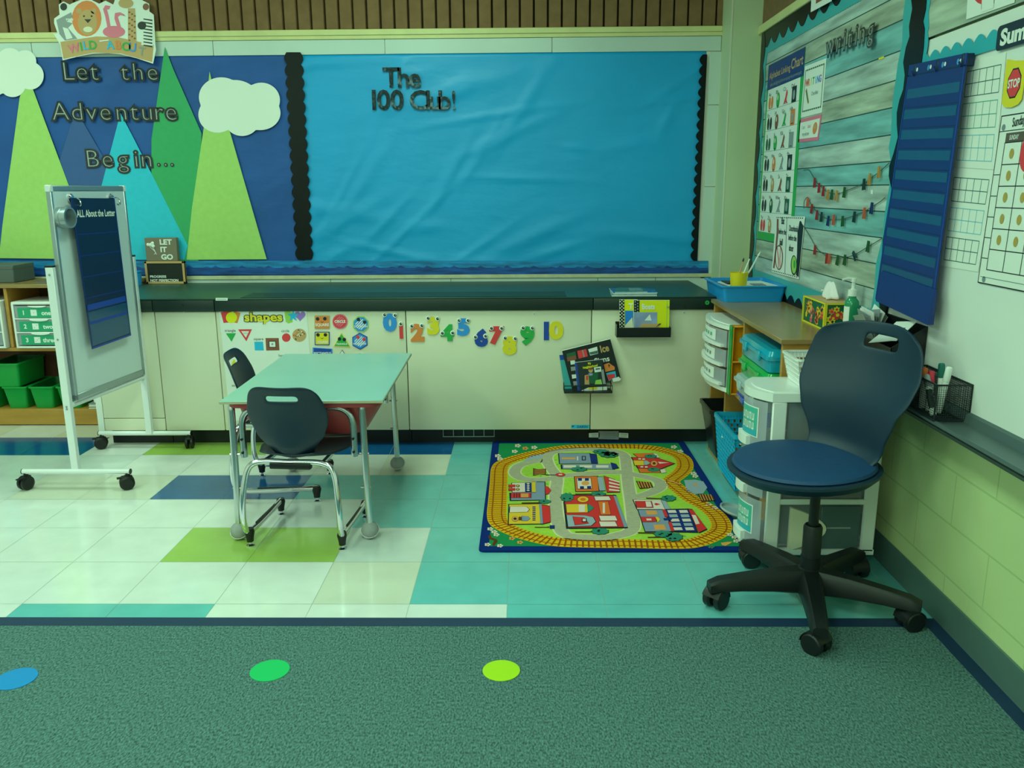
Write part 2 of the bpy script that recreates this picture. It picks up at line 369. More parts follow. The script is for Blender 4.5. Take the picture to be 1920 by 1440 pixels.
# ledge and white frame of the bulletin board
mb = MB(); mb.box((X0, WY-.02, ztrim0+.018), (cx0, WY+.002, zt), 'cream_trim', .003, 1); mb.box((X0, WY-.014, ztrim0), (cx0, WY, ztrim0+.02), 'cream_trim'); struct(mb, 'trim_2')
mb = MB(); jx = [P.uv(v_, 85)[0] for v_ in (-300, 60, 400, 722, 1035, 1352)]
xs = [X0]+jx
for k in range(len(xs)-1): mb.box((xs[k]+.0015, WY-.008, zb-.004), (xs[k+1]-.0015, WY-.0005, ztrim0-.001), 'white_tape', .0015, 1)
zs = [zb-.006, P.uv(1340, 197)[1], P.uv(1335, 350)[1], P.uv(1330, 522)[1]]
xa, xb = P.uv(1326, 200)[0], P.uv(1350, 150)[0]
for k in range(3): mb.box((xa, WY-.008, zs[k+1]+.0015), (xb, WY-.0005, zs[k]-.0015), 'white_tape', .0015, 1)
struct(mb, 'trim_3')
mb = MB(); z1 = P.uv(960, 514)[1]; z0 = P.uv(960, 521)[1]; mb.box((X0, WY-.016, z0), (xb, WY, z1), 'ledge', .002, 1); mb.box((X0, WY-.008, .7), (xb, WY, z0), 'white_tape')
for v_ in (300, 620, 845, 1120, 1228): q = P.uv(v_, 525)[0]; mb.box((q, WY-.009, .7), (q+.003, WY-.0079, z0), 'cream_joint')
struct(mb, 'trim_4')
mb = MB(); mb.box((cx0, 4.58, -.05), (WX, WY, CEIL), 'column_paint'); mb.box((cx0-.001, 4.578, .7), (cx0+.006, 4.586, CEIL), 'cream_metal'); struct(mb, 'wall_column')
# --- right wall: painted blocks, brick on top, rubber base
mb = MB(); zr = 2.03; mb.box((WX, Y0, -.05), (WX+.1, 4.6, zr), 'wall_green')
for k, z in enumerate((.155, .31, .465, .62)):
    mb.box((WX-.0004, Y0, z-.003), (WX+.001, 4.6, z+.003), 'joint_green')
for k in range(4):
    for q in range(19):
        y = Y0+q*.406+(k % 2)*.203; mb.box((WX-.0003, y-.002, k*.155+.002), (WX+.001, y+.002, k*.155+.155), 'joint_green')
struct(mb, 'wall_right')
mb = MB(); mb.box((WX-.01, Y0, zr+.03), (WX+.1, 4.6, CEIL), 'brick'); struct(mb, 'wall_brick')
mb = MB(); mb.box((WX-.03, Y0, zr-.012), (WX+.09, 4.578, zr+.03), 'cream_trim', .003, 1); struct(mb, 'trim_5')
mb = MB(); mb.box((WX-.007, Y0, 0), (WX, 4.6, .1), 'base_rubber', .002, 1); struct(mb, 'baseboard_right')
# ceiling lamps
for i, (lx, ly, lw) in enumerate(LAMPS):
    t = thing('ceiling_light', 'recessed fluorescent ceiling panel, %s row, %s side' % (('row over the desk', 'middle', 'rear')[i//2].replace('row over the desk', 'front'), ('right', 'left')[i % 2]), 'lamp', (lx, ly, CEIL), group='ceiling light panels')
    mb = MB(); 
    for a in ((-.31, -.61, .31, -.585), (-.31, .585, .31, .61), (-.31, -.61, -.285, .61), (.285, -.61, .31, .61)): mb.box((a[0], a[1], -.03), (a[2], a[3], 0), 'frame_white')
    mb.build('frame', t); mb = MB(); mb.box((-.285, -.585, -.012), (.285, .585, -.004), 'lamp_diffuser'); mb.build('diffuser', t)

# ================================================================== BACK BOARD PAPERS
PB = BW(WY-.002)
def dsheet(plane, px4, m, name, label, cat, d=0, **k):
    s = Sheet(plane.off(d), px4, m, th=k.pop('th', .001)); return s.done(name, label, cat, **k)
# wavy papers are real relief meshes
def paper(name, label, x0, x1, z0, z1, m, y, amp, seed):
    random.seed(seed); nx, nz = 150, 70; vs = []
    folds = [(random.uniform(x0, x1), random.uniform(z0, z1), random.uniform(-.3, 1.1), random.uniform(.08, .4), random.uniform(.012, .045)) for _ in range(34)]
    for j in range(nz+1):
        for i in range(nx+1):
            x = x0+(x1-x0)*i/nx; z = z0+(z1-z0)*j/nz; h = 0
            for fx, fz, fa, fl, fw in folds:
                dx, dz = x-fx, z-fz; a = dx*cos(fa)+dz*sin(fa); b = -dx*sin(fa)+dz*cos(fa)
                h += math.exp(-(a/fl)**2-(b/fw)**2)
                h = min(h, 1.25)
            e = min(1, min(x-x0, x1-x, z-z0, z1-z)/.04)
            vs.append((x, y-.001-amp*h*max(0, e), z))
    fs = [(j*(nx+1)+i, j*(nx+1)+i+1, (j+1)*(nx+1)+i+1, (j+1)*(nx+1)+i) for j in range(nz) for i in range(nx)]
    cx_, cz_ = (x0+x1)/2, (z0+z1)/2; mb = MB(Matrix.Translation((-cx_, -y, -cz_))); mb.add(vs, fs, m, True)
    o = mb.build(name, loc=(cx_, y, cz_)); sm = o.modifiers.new('th', 'SOLIDIFY'); sm.thickness = .0006; sm.offset = -1
    return tag(o, label, 'paper')
zt_ = PB.uv(960, 99)[1]; zb_ = PB.uv(960, 516)[1]
xs_ = PB.uv(560, 300)[0]
paper('backing_paper', 'large navy blue backing paper behind the paper mountains and clouds', -4.2, xs_, zb_, zt_+.003, 'paper_navy', WY-.001, .0035, 3)
paper('backing_paper', 'large azure blue backing paper carrying The 100 Club lettering', xs_, PB.uv(1316, 300)[0], zb_, zt_, 'paper_azure', WY-.001, .0065, 11)
# painted-water border strip along the foot of the board
def strip(name, label, cat, x0, x1, y0px, y1px, m, m2, d=.009):
    za, zb2 = PB.uv(960, y0px)[1], PB.uv(960, y1px)[1]; o = Sheet(PB.off(d), [(x0, y0px), (x1, y0px), (x1, y1px), (x0, y1px)], m, .001)
    random.seed(4); W, H = o.W, o.H; n = int(W/.05)
    for k in range(n):
        a = W*k/n; o.poly([(a, H*.5), (a+.02, H*(.5+.08*(k % 3))), (a+.05, H*.5), (a+.05, H), (a, H)], m2, 1)
    return o.done(name, label, cat)
strip('border_strip', 'long border strip painted like blue ocean waves along the foot of the board', 'border', -420, 1328, 489, 515, 'ocean', 'ocean2')
# scalloped black borders
def vborder(name, label, ptsL, ptsR, m='black_border', amp=5, n=16, side='L', plane=None, d=.012, gloss=True, parent=None, both=False):
    (xa, ya), (xb_, yb_) = ptsL; (xc, yc), (xd, yd) = ptsR; out = []
    N = n*8
    for k in range(N+1):
        t = k/N; a = amp*abs(sin(pi*n*t)) if side in 'L2' else 0
        out.append((xa+(xb_-xa)*t-a, ya+(yb_-ya)*t))
    for k in range(N, -1, -1):
        t = k/N; a = amp*abs(sin(pi*n*t)) if side in 'R2' else 0
        out.append((xc+(xd-xc)*t+a, yc+(yd-yc)*t))
    pl = (plane or PB).off(d); q = [V(pl.uv(*p)) for p in out]; c = sum(q, V((0, 0)))/len(q)
    mb = MB(); mb.prism([tuple(p-c) for p in q], 0, .0012, m); return tag(mb.build(name, M=pl.mat(c.x, c.y)), label, 'border')
vborder('scalloped_border', 'glossy black scalloped border between the navy and the azure paper', [(537, 98), (559, 487)], [(563, 98), (583, 487)], side='2', n=17, amp=5)
vborder('scalloped_border', 'black scalloped border down the right edge of the azure paper', [(1318, 102), (1300, 489)], [(1326, 102), (1307, 489)], side='L', n=19, amp=6)
# mountains and clouds
def cut(name, label, cat, px, m, d, plane=None, th=.0008, group=None):
    pl = (plane or PB).off(d); q = [V(pl.uv(*p)) for p in px]; c = sum(q, V((0, 0)))/len(q)
    mb = MB(); mb.prism([tuple(p-c) for p in q], 0, th, m); return tag(mb.build(name, M=pl.mat(c.x, c.y)), label, cat, group)
cut('paper_mountain', 'dark slate blue paper mountain behind the word Adventure', 'decoration', [(142, 205), (200, 305), (240, 490), (100, 490), (112, 300)], 'paper_slate', .008)
cut('paper_mountain', 'tall dark green paper mountain', 'decoration', [(309, 88), (325, 130), (378, 250), (372, 490), (330, 490), (284, 330), (284, 262)], 'paper_green', .009)
cut('paper_mountain', 'bright turquoise paper mountain overlapping the dark green one', 'decoration', [(226, 212), (252, 262), (352, 460), (346, 487), (180, 487), (190, 350)], 'paper_teal', .010)
cut('paper_mountain', 'lime green paper mountain under the big cloud, furthest right', 'decoration', [(393, 134), (400, 165), (432, 250), (500, 486), (350, 487), (360, 390), (382, 240)], 'paper_lime', .0112)
cut('paper_mountain', 'lime green paper mountain at the far left under the smaller cloud', 'decoration', [(48, 150), (62, 168), (128, 345), (176, 486), (-2, 484), (5, 420), (37, 183)], 'paper_lime', .0112)
def cloud(cs, name, label, d):
    pl = PB.off(d); poly = []
    cx_ = sum(c[0] for c in cs)/len(cs); cy_ = sum(c[1] for c in cs)/len(cs)
    for k in range(120):
        a = 2*pi*k/120; dx, dy = cos(a), sin(a); best = 5
        for (x, y, rx, ry) in cs:
            A = (dx/rx)**2+(dy/ry)**2; ox, oy = cx_-x, cy_-y; B = 2*(ox*dx/rx**2+oy*dy/ry**2); Cc = (ox/rx)**2+(oy/ry)**2-1; dsc = B*B-4*A*Cc
            if dsc > 0: best = max(best, (-B+math.sqrt(dsc))/(2*A))
        poly.append((cx_+dx*best, cy_+dy*best))
    return cut(name, label, 'decoration', poly, 'paper_white', d)
cloud([(415, 182, 42, 37), (490, 188, 35, 33), (408, 215, 36, 34), (454, 222, 34, 33), (488, 212, 38, 32), (440, 195, 50, 45)], 'paper_cloud', 'big white paper cloud left of the black scalloped border', .0125)
cloud([(18, 118, 26, 28), (47, 115, 21, 21), (57, 142, 25, 26), (24, 160, 24, 22), (-10, 140, 30, 40)], 'paper_cloud', 'smaller white paper cloud cut by the left edge of the photo', .0125)

# --- letters
ORD = ['first', 'second', 'third', 'fourth', 'fifth', 'sixth', 'seventh', 'eighth', 'ninth']
def letters(word, xs, yb, h, style, plane, phrase, d=.013, slope=0):
    seen = {}
    for k, (ch, x) in enumerate(zip(word, xs)):
        pl = plane.off(d); y = yb+slope*(x-xs[0]); a, b = pl.uv(x, y); hh = pl.uv(x, y-h)[1]-b
        if ch == '…': continue
        t = thing('letter', '', 'letter', M=pl.mat(a, b, 0)); kind_ = {'!': 'exclamation mark', '.': 'dot'}.get(ch, 'letter '+ch)
        if ch.isdigit(): kind_ = 'digit '+ch
        t['label'] = '%s %s, %s character of %s' % ('shiny black foil' if style == 'foil' else 'black outlined', kind_, ORD[k], phrase)
        t['group'] = 'letters on the boards'
        if style == 'foil':
            m = MB(); m.text(ch, 0, hh/2, hh*1.05, 'foil', 0, .0018, bold=.0 if ch == '!' else .022, sx=1.05); m.build('letter_face', t)
        else:
            if ch == '.':
                m = MB(); m.lathe([(hh*.12, 0), (hh*.12, .0012)], 'foil_black', (0, hh*.1, 0)); m.build('letter_face', t)
                m = MB(); m.lathe([(hh*.05, 0), (hh*.05, .0006)], 'foil_glint', (0, hh*.1, .0012)); m.build('highlight', t); continue
            m = MB(); m.text(ch, 0, hh/2, hh*1.08, 'foil_black', 0, .0012, bold=.05, sx=1.08); m.build('letter_face', t)
            m = MB(); m.text(ch, 0, hh/2, hh*1.08, 'foil_glint', .0013, .0004, bold=-.024, sx=1.08); m.build('highlight', t)  # thin pale strokes paint the glint of the black foil
letters('Let', [131, 155, 178], 149, 32, 'o', PB, 'Let on the navy paper')
letters('the', [235, 260, 287], 149, 30, 'o', PB, 'the, top row on the navy paper')
letters('Adventure', [115, 146, 173, 199, 229, 253, 277, 300, 322], 224, 31, 'o', PB, 'Adventure on the navy paper')
letters('Begin...', [176, 203, 232, 257, 276, 298, 311, 323], 312, 30, 'o', PB, 'Begin with three dots on the navy paper')
letters('The', [734, 757, 778], 162, 34, 'foil', PB, 'The on the azure paper')
letters('100', [702, 720, 745], 204, 34, 'foil', PB, '100 on the azure paper')
letters('Club!', [785, 803, 816, 834, 851], 204, 33, 'foil', PB, 'Club on the azure paper')

# --- safari animals sign at the top left of the board
pl = PB.off(.03)
s = Sheet(pl, [(104, 25), (288, 25), (292, 118), (114, 112)], 'paper_white'); s.mb = MB()
def zz(x, y): return (x/1920*560, y/1440*420)
outl = [(350, 120), (385, 95), (380, 30), (410, 10), (450, 30), (470, 20), (520, 0), (590, 0), (640, 25), (680, 5), (730, 30), (745, -15), (885, -15), (960, 25), (962, 75), (990, 95), (1000, 290), (1005, 320), (985, 410), (880, 375), (780, 350), (700, 343), (600, 345), (500, 365), (405, 388), (390, 290), (345, 215), (372, 215), (350, 150)]
s.mb.prism([tuple(V(pl.uv(*zz(*p)))-s.c) for p in outl], 0, .003, 'white'); s.th = .003
def sp(px, m, l): s.ppoly([zz(*p) for p in px], m, l)
def ell(cx, cy, rx, ry, n=20): return [(cx+rx*cos(2*pi*k/n), cy+ry*sin(2*pi*k/n)) for k in range(n)]
sp([(390, 270), (620, 235), (760, 240), (990, 290), (980, 400), (780, 345), (600, 340), (410, 380)], 'tan', 1)      # sandy base
sp(ell(560, 120, 95, 115), 'orange', 2); sp(ell(565, 145, 62, 82), 'tan', 3); sp(ell(510, 72, 18, 18), 'tan', 3); sp(ell(605, 72, 18, 18), 'tan', 3)
sp([(545, 125), (590, 125), (568, 150)], 'dark', 4); sp(ell(543, 105, 6, 6), 'dark', 4); sp(ell(592, 105, 6, 6), 'dark', 4); sp(ell(568, 190, 30, 18), 'cream', 4)
sp([(365, 130), (460, 80), (470, 110), (430, 140), (470, 150), (440, 180), (500, 250), (420, 262), (385, 220)], 'grey', 2); sp([(405, 175), (440, 185), (470, 245), (430, 255)], 'white', 3)
for k in range(5): sp([(425+k*10, 120+k*1), (431+k*10, 138), (435+k*10, 120)], 'white', 4)
sp(ell(735, 205, 72, 38), 'pink', 3); sp([(695, 190), (680, 110), (665, 60), (680, 35), (712, 40), (705, 60), (690, 62), (700, 100), (715, 180)], 'pink', 4); sp([(765, 200), (738, 120), (742, 85), (775, 80), (810, 105), (775, 98), (760, 110), (785, 190)], 'pink', 4); sp([(780, 82), (815, 110), (800, 95)], 'dark', 5)
sp([(825, 55), (870, 55), (880, 270), (825, 270)], 'tan', 4); sp(ell(812, 22, 48, 32), 'tan', 4)
for k in range(16): sp(ell(835+(k % 3)*17, 80+k*12, 7, 6, 8), 'brown', 5)
sp([(885, 170), (900, 100), (960, 95), (985, 150), (985, 300), (910, 290), (925, 190)], 'white', 4); sp(ell(915, 165, 28, 26), 'dark', 5)
for k in range(9): sp([(925, 120+k*21), (982, 128+k*21), (982, 137+k*21), (925, 127+k*21)], 'dark', 6)
sp(ell(412, 45, 22, 24), 'dark', 3); sp(ell(940, 45, 20, 22), 'brown', 3)
for ch, x, y, m, r_ in zip('WILDABOUT', [478, 525, 555, 600, 712, 765, 815, 855, 915], [310, 300, 292, 290, 290, 290, 300, 305, 330], ['pink', 'green', 'cyan', 'green', 'cyan', 'orange', 'green', 'blue', 'grey'], [.2, .1, .05, 0, 0, -.05, -.1, -.15, -.2]):
    a, b = V(pl.uv(*zz(x, y)))-s.c; s.mb.text(ch, a, b, .042, m, s.z(7), 0, .02, rot=r_)
sp([(640, 262), (700, 255), (705, 262), (645, 270)], 'white', 6)
s.done('animal_sign', 'cut-out sign of painted safari animals overlapping the top of the board', 'sign')

# ================================================================== UNIT VENTILATOR CABINETS
PC = BW(CY)
xe = [-2.13, PC.uv(300, 690)[0], PC.uv(410, 660)[0], PC.uv(764, 690)[0], PC.uv(1108, 690)[0], .925]
lab = ['narrow cream metal cabinet at the left end beside the bookcase', 'cream metal cabinet with a lock, right of the rolling whiteboard', 'cream metal cabinet carrying the shapes poster', 'wide cream metal cabinet carrying the number magnets', 'cream metal cabinet at the right end behind the yellow books rack']
for k in range(5):
    a, b = xe[k], xe[k+1]; c = (a+b)/2; t = thing('metal_cabinet', lab[k], 'cabinet', (c, CY, 0), group='cream metal wall cabinets'); h = (b-a)/2-.002
    m = MB(); m.box((-h, .022, .085), (h, .70, .69), 'cream_metal'); m.build('body', t)
    m = MB(); m.box((-h, .07, 0), (h, .70, .085), 'black'); m.build('toe_kick', t)
    zb0 = .15 if k == 0 else .085
    m = MB(); m.box((-h, 0, zb0), (h, .022, .688), 'cream_metal', .003, 2); m.build('front_panel', t)
    if k == 0: m = MB(); m.box((-h, 0, .085), (h, .022, .147), 'cream_metal', .002, 1); m.build('kick_panel', t); m = MB(); m.box((-h-.03, -.004, .085), (-h, .02, .688), 'plastic_white'); m.build('end_strip', t)
    lk = {1: (345, 583), 3: (1001, 588), 4: (1282, 586)}.get(k)
    if lk:
        u_, v_ = PC.uv(*lk); m = MB(Matrix.Translation((u_-c, 0, v_)) @ Matrix.Rotation(pi/2, 4, 'X')); m.lathe([(.0065, 0), (.0065, .002), (.005, .003)], 'plastic_white'); m.lathe([(.002, .0031), (.002, .0035)], 'dark'); m.build('lock', t)
    if k == 3:
        m = MB(); x1_, x2_ = PC.uv(828, 815)[0]-c, PC.uv(925, 815)[0]-c
        for q in range(6): xq = x1_+(x2_-x1_)*q/5; m.box((xq, .06, .03), (xq+.004, .068, .08), 'grey')
        m.box((x1_, .058, .03), (x2_, .062, .034), 'grey'); m.build('air_grille', t)
        m = MB(PC.mat(*[p-q for p, q in zip(PC.uv(1090, 800), (c, 0))][:2], .0004)); m.M = Matrix.Translation((PC.uv(1088, 800)[0]-c, -.0012, PC.uv(1088, 800)[1])) @ Matrix.Rotation(pi/2, 4, 'X')
        m.box((-.046, -.0095, 0), (.046, .0095, .0006), 'paper_teal'); m.text('DAIKIN', .010, 0, .011, 'navy', .0008, 0, .03, sx=1.0)
        m.prism([(-.043, .006), (-.028, .006), (-.033, .001), (-.038, -.002), (-.038, -.006), (-.041, -.001)], .0008, .0008, 'navy'); m.build('name_plate', t)
        for ch_ in kids(t):
            if ch_.name.startswith('name_plate'): ch_['label'] = 'small blue on white maker name plate'
# the worktop, dark laminate with a darker edge and long air grille
t = thing('worktop', 'dark grey green worktop running over all the cream cabinets', 'worktop', (0, CY, 0)); CT = .753
m = MB(); m.box((xe[0]-.03, -.012, CT-.006), (.925, .738, CT), 'counter_top', .002, 1); m.box((xe[0]-.03, .52, CT-.02), (.925, .738, CT-.002), 'counter_top'); m.build('top', t)
xs2 = [xe[0]-.03, PC.uv(287, 566)[0], PC.uv(403, 566)[0], PC.uv(1112, 566)[0], .925]
for k in range(4):
    m = MB(); m.box((xs2[k]+.0012, -.015, .690), (xs2[k+1]-.0012, .1, CT-.0065), 'counter_edge', .003, 2); m.build('edge_panel', t)
PT = FL(CT); q1, q2, q3 = PT.uv(458, 556), PT.uv(1062, 556), PT.uv(1062, 546.5)
m = MB(); ya, yb = q2[1]-CY, q3[1]-CY
for k in range(9): yy = ya+(yb-ya)*k/9; m.box((q1[0], yy, CT+.0002), (q2[0], yy+(yb-ya)/14, CT+.0025), 'grille_dark')
m.box((q1[0], ya, CT+.0001), (q2[0], yb, CT+.001), 'black'); m.build('air_grille', t)
for lkx, lky in ((345, 571), (1283, 575)):
    u_, v_ = PC.uv(lkx, lky); m = MB(Matrix.Translation((u_, -.0152, v_)) @ Matrix.Rotation(pi/2, 4, 'X')); m.lathe([(.006, 0), (.006, .001)], 'black'); m.build('lock_hole', t)
s = Sheet(BW(CY-.0155), [(404.5, 558.5), (427, 558.5), (427, 563.5), (404.5, 563.5)], 'label_white'); s.rel(.1, .4, .9, .6, 'line_green'); s.done('paper_label', 'tiny white paper label on the dark worktop edge', 'label', d=.0003)
u_, v_ = BW(CY-.0155).uv(1326, 567.5); m = MB(); m.lathe([(.0105, 0), (.0105, .0008)], 'sticker_green'); m.lathe([(.004, .0008), (.004, .001)], 'green_dark'); tag(m.build('round_sticker', M=BW(CY-.0155).mat(u_, v_, .0004)), 'round green sticker on the worktop edge by the bookcase', 'sticker')
# small plates under the toe kick
for px4, lb in (([(1104, 812), (1124, 811), (1124, 820), (1104, 820)], 'small white card tucked under the cabinet, left of the grey one'), ([(1122, 808), (1160, 808), (1160, 824), (1122, 823)], 'larger grey card in the toe space under the cabinet'), ([(1159, 811), (1178, 812), (1178, 821), (1159, 820)], 'small white card tucked under the cabinet, right of the grey one')):
    s = Sheet(BW(CY+.066), px4, 'grey' if 'grey card' in lb else 'label_white', .001)
    for k in range(3): s.rel(.25, .2+.25*k, .85, .26+.25*k, 'ink_soft')
    s.done('info_card', lb, 'card', d=.0005)

# ================================================================== SHAPES POSTER AND MAGNETS ON THE CABINETS
PM = BW(CY-.0005)
def zc(x, y): return (400+x/8.47, 570+y/8.47)
bl_ = PC.uv(426, 731.7); tl_ = PC.uv(410.4, 580.6); tr_ = PC.uv(575, 579.6)
s = Sheet(PM, [(410.4, 580.6), (575, 579.6), (590.5, 783), (431.5, 789)], 'paper_white', .0009)
def pp(pts, m, l=1): s.ppoly([zc(*p) for p in pts], m, l)
def pt(t_, x, y, h, m='ink', l=3, bold=0, sx=1): a, b = V(s.P.uv(*zc(x, y)))-s.c; s.mb.text(t_, a, b, h, m, s.z(l), 0, bold, sx=sx)
pp([(118, 130), (285, 100), (300, 290), (165, 300)], 'red', 1); pp([(325, 105), (435, 140), (385, 305), (320, 290)], 'orange', 1); pp(ell(290, 215, 88, 88), 'yellow_bright', 2)
pp([(1130, 125), (1210, 100), (1260, 160), (1260, 290), (1190, 310), (1150, 280)], 'green_light', 1)
pp([(1270+(95 if k % 2 == 0 else 40)*sin(2*pi*k/10), 190-(95 if k % 2 == 0 else 40)*cos(2*pi*k/10)) for k in range(10)], 'cyan', 4)
pp([(1380+5.4*16*sin(t_)**3, 185-5.6*(13*cos(t_)-5*cos(2*t_)-2*cos(3*t_)-cos(4*t_))) for t_ in [2*pi*k/30 for k in range(30)]], 'purple', 3)
pt('shapes', 797, 205, .041, 'dark', 5, .085, 1.18); pt('shapes', 797, 205, .041, 'yellow', 7, .03, 1.18)
pt('triangle', 270, 420, .0125); pt('square', 720, 552, .0125); pt('circle', 1145, 425, .0125); pt('rhombus', 300, 800, .0125); pt('hexagon', 1135, 815, .0125); pt('octagon', 385, 1290, .0125)
pp([(200, 465), (362, 462), (292, 600)], 'green', 1); pp([(395, 402), (615, 400), (528, 592)], 'brown', 1); pp([(395, 402), (615, 400), (528, 592)], 'red', 2); pp([(445, 430), (570, 430), (520, 535)], 'white', 3); pt('YIELD', 510, 462, .006, 'ink_soft', 4)
pp([(652, 598), (790, 597), (803, 737), (662, 737)], 'cyan', 1); pp([(830, 540), (1040, 540), (1052, 735), (842, 738)], 'brown', 1); pp([(880, 585), (995, 585), (1000, 690), (885, 690)], 'dark', 2); pp([(892, 597), (985, 597), (990, 680), (896, 680)], 'white', 3); pp(ell(940, 636, 16, 16), 'grey', 4)
pp(ell(1160, 533, 68, 68), 'red', 1); pp(ell(1367, 495, 112, 105), 'tan', 1)
random.seed(2)
for k in range(26): a_, r_ = random.uniform(0, 6.28), random.uniform(10, 88); pp(ell(1367+r_*cos(a_), 495+r_*sin(a_), 13, 11, 8), ['brown', 'orange', 'cream'][k % 3], 2+k % 3)
pp([(330, 870), (372, 950), (358, 1065), (288, 950)], 'yellow', 1); pp([(1090, 870), (1180, 870), (1220, 940), (1180, 1010), (1090, 1010), (1050, 940)], 'purple', 1); pp(ell(420, 1420, 70, 70, 8), 'orange', 1)
s.done('wall_poster', 'white shapes poster with a yellow title, taped behind the small desk', 'poster')

def z4(x, y): return (400+x/4.8, 540+y/4.8)
def magnet(name, label, cxy, outl, m, rim, word=None, eyes=(), eyec='dark', stripes=None, smile=False, wm='white'):
    a0, b0 = PM.uv(*z4(*cxy)); t = thing(name, label, 'magnet', M=PM.mat(a0, b0, .0003), group='shape magnets')
    q = [V(PM.uv(*z4(*p)))-V((a0, b0)) for p in outl]; mb = MB(); mb.prism([tuple(p) for p in q], 0, .0025, rim)
    mb.prism([tuple(p*.88) for p in q], .0025, .003, m)
    def loc(x, y): return tuple(V(PM.uv(*z4(x, y)))-V((a0, b0)))
    if stripes:
        xs = [p.x*.86 for p in q]; ys = [p.y*.86 for p in q]; rr = min(max(xs), max(ys))*.98
        for k in range(-3, 4):
            c_ = k*rr/3.6; hl = math.sqrt(max(0, (rr*.82)**2-c_*c_)); d = (.7071, .7071); n_ = (-.7071, .7071); w_ = rr/14
            pts = [(n_[0]*(c_+e*w_)+d[0]*g_*hl, n_[1]*(c_+e*w_)+d[1]*g_*hl) for e, g_ in ((-1, -1), (-1, 1), (1, 1), (1, -1))]
            mb.prism(pts, .0032, .0032, stripes)
    if smile:
        x, y = loc(cxy[0], cxy[1]+2); mb.prism([(x-.008, y+.004), (x, y-.002), (x+.008, y+.004), (x+.006, y+.005), (x, y+.001), (x-.006, y+.005)], .0034, .0034, 'dark')
    mb.build('face', t)
    if word: wx, wy, wh = word[1:]; mm = MB(); x, y = loc(wx, wy); mm.text(word[0], x, y, wh, wm, .0036, 0, .03, sx=.95); mm.build('printed_word', t)
    for ex, ey in eyes: mm = MB(); x, y = loc(ex, ey); mm.lathe([(.0085, .003), (.0085, .0042), (.007, .005)], eyec, (x, y, 0)); mm.build('eye', t)
def rr_(x0, y0, x1, y1, r=6): return rrect(x0, y0, x1, y1, r, 3)
magnet('square_magnet', 'orange square shape magnet with dark glasses eyes, top row', (981, 307), rr_(912, 248, 1048, 367), 'orange', 'tan', ('SQUARE', 981, 330, .013), ((940, 277), (1005, 275)), smile=True)
magnet('circle_magnet', 'round red striped circle magnet, middle of the top row', (1141, 301), ell(1141, 301, 69, 67), 'red', 'pink', ('CIRCLE', 1141, 300, .012), stripes='pink')
magnet('octagon_magnet', 'green rimmed octagon magnet with blue stripes, top right of the shape magnets', (1328, 325), [(1328+76*cos(2*pi*k/8+.39), 325+76*sin(2*pi*k/8+.39)) for k in range(8)], 'blue', 'green_light', ('OCTAGON', 1328, 345, .0095), ((1307, 282), (1362, 306)), stripes='white')
magnet('square_magnet', 'yellow square shape magnet with a blue frame, second row', (981, 453), rr_(913, 393, 1048, 513), 'yellow', 'navy', ('SQUARE', 985, 485, .010), ((943, 420), (1010, 420)), smile=True)
magnet('triangle_magnet', 'green triangle magnet with a yellow rim, middle of the second row', (1158, 485), [(1153, 402), (1234, 530), (1084, 524)], 'green', 'yellow', ('TRIANGLE', 1155, 502, .009), ((1137, 457), (1180, 462)))
magnet('hexagon_magnet', 'blue striped hexagon magnet with a navy rim, right end of the second row', (1320, 478), [(1320+78*cos(2*pi*k/6+.5), 478+76*sin(2*pi*k/6+.5)) for k in range(6)], 'blue', 'navy', ('HEXAGON', 1318, 500, .0095), ((1302, 440), (1358, 460)), eyec='red', stripes='white')
magnet('rectangle_magnet', 'blue rectangle magnet just above the far edge of the desk', (985, 575), [(895, 535), (1072, 547), (1072, 615), (895, 615)], 'navy', 'blue', ('RECTANGLE', 983, 585, .011))
magnet('triangle_magnet', 'white triangle magnet with a dark rim, its tip showing over the desk', (1160, 610), [(1160, 555), (1235, 670), (1085, 670)], 'white', 'dark')
magnet('circle_magnet', 'grey circle magnet, its top showing over the far desk edge', (1318, 640), ell(1318, 640, 62, 62), 'grey', 'cream')

def z6(x, y): return (680+x/4.364, 540+y/4.364)
NUM = [('0', 223, 281, 140, 'blue', ((180, 218), (266, 222))), ('1', 316, 345, 130, 'red', ((312, 292),)), ('2', 448, 365, 140, 'orange', ((402, 310), (484, 306))), ('3', 578, 308, 142, 'yellow', ((536, 246), (612, 250))),
       ('4', 692, 365, 132, 'green', ((652, 368), (736, 366))), ('5', 824, 318, 138, 'blue', ((788, 264), (862, 264))), ('6', 970, 408, 138, 'navy', ((922, 400), (1005, 392))), ('7', 1097, 385, 142, 'red', ((1053, 328), (1136, 328))),
       ('8', 1202, 470, 146, 'yellow', ((1165, 408), (1247, 412))), ('9', 1347, 388, 146, 'green', ((1312, 325), (1387, 326)))]
for d_, x, y, h, m, ey in NUM:
    a0, b0 = PM.uv(*z6(x, y)); t = thing('number_magnet', '%s number %s magnet%s on the cream cabinet' % (m, d_, ' with one googly eye' if d_ == '1' else ' with two googly eyes'), 'magnet', M=PM.mat(a0, b0, .0003), group='number magnets')
    hh = h/4.364*.00262; mb = MB(); mb.text(d_, 0, 0, hh*.88, m, 0, .004, bold=.065, sx=1.12 if d_ != '1' else .8); mb.build('digit', t)
    for ex, ez_ in ey:
        q = V(PM.uv(*z6(ex, ez_)))-V((a0, b0)); mm = MB(Matrix.Translation((q.x, q.y, .004))); mm.lathe([(.0115, 0), (.0115, .002), (.009, .0035)], 'white'); eo = mm.build('eye', t)
        mm = MB(Matrix.Translation((q.x+.0015, q.y, .0076))); mm.lathe([(.0068, 0), (.006, .0008)], 'dark'); mm.lathe([(.002, .0009), (.002, .0011)], 'white', (.002, .002, 0)); mm.build('pupil', eo)
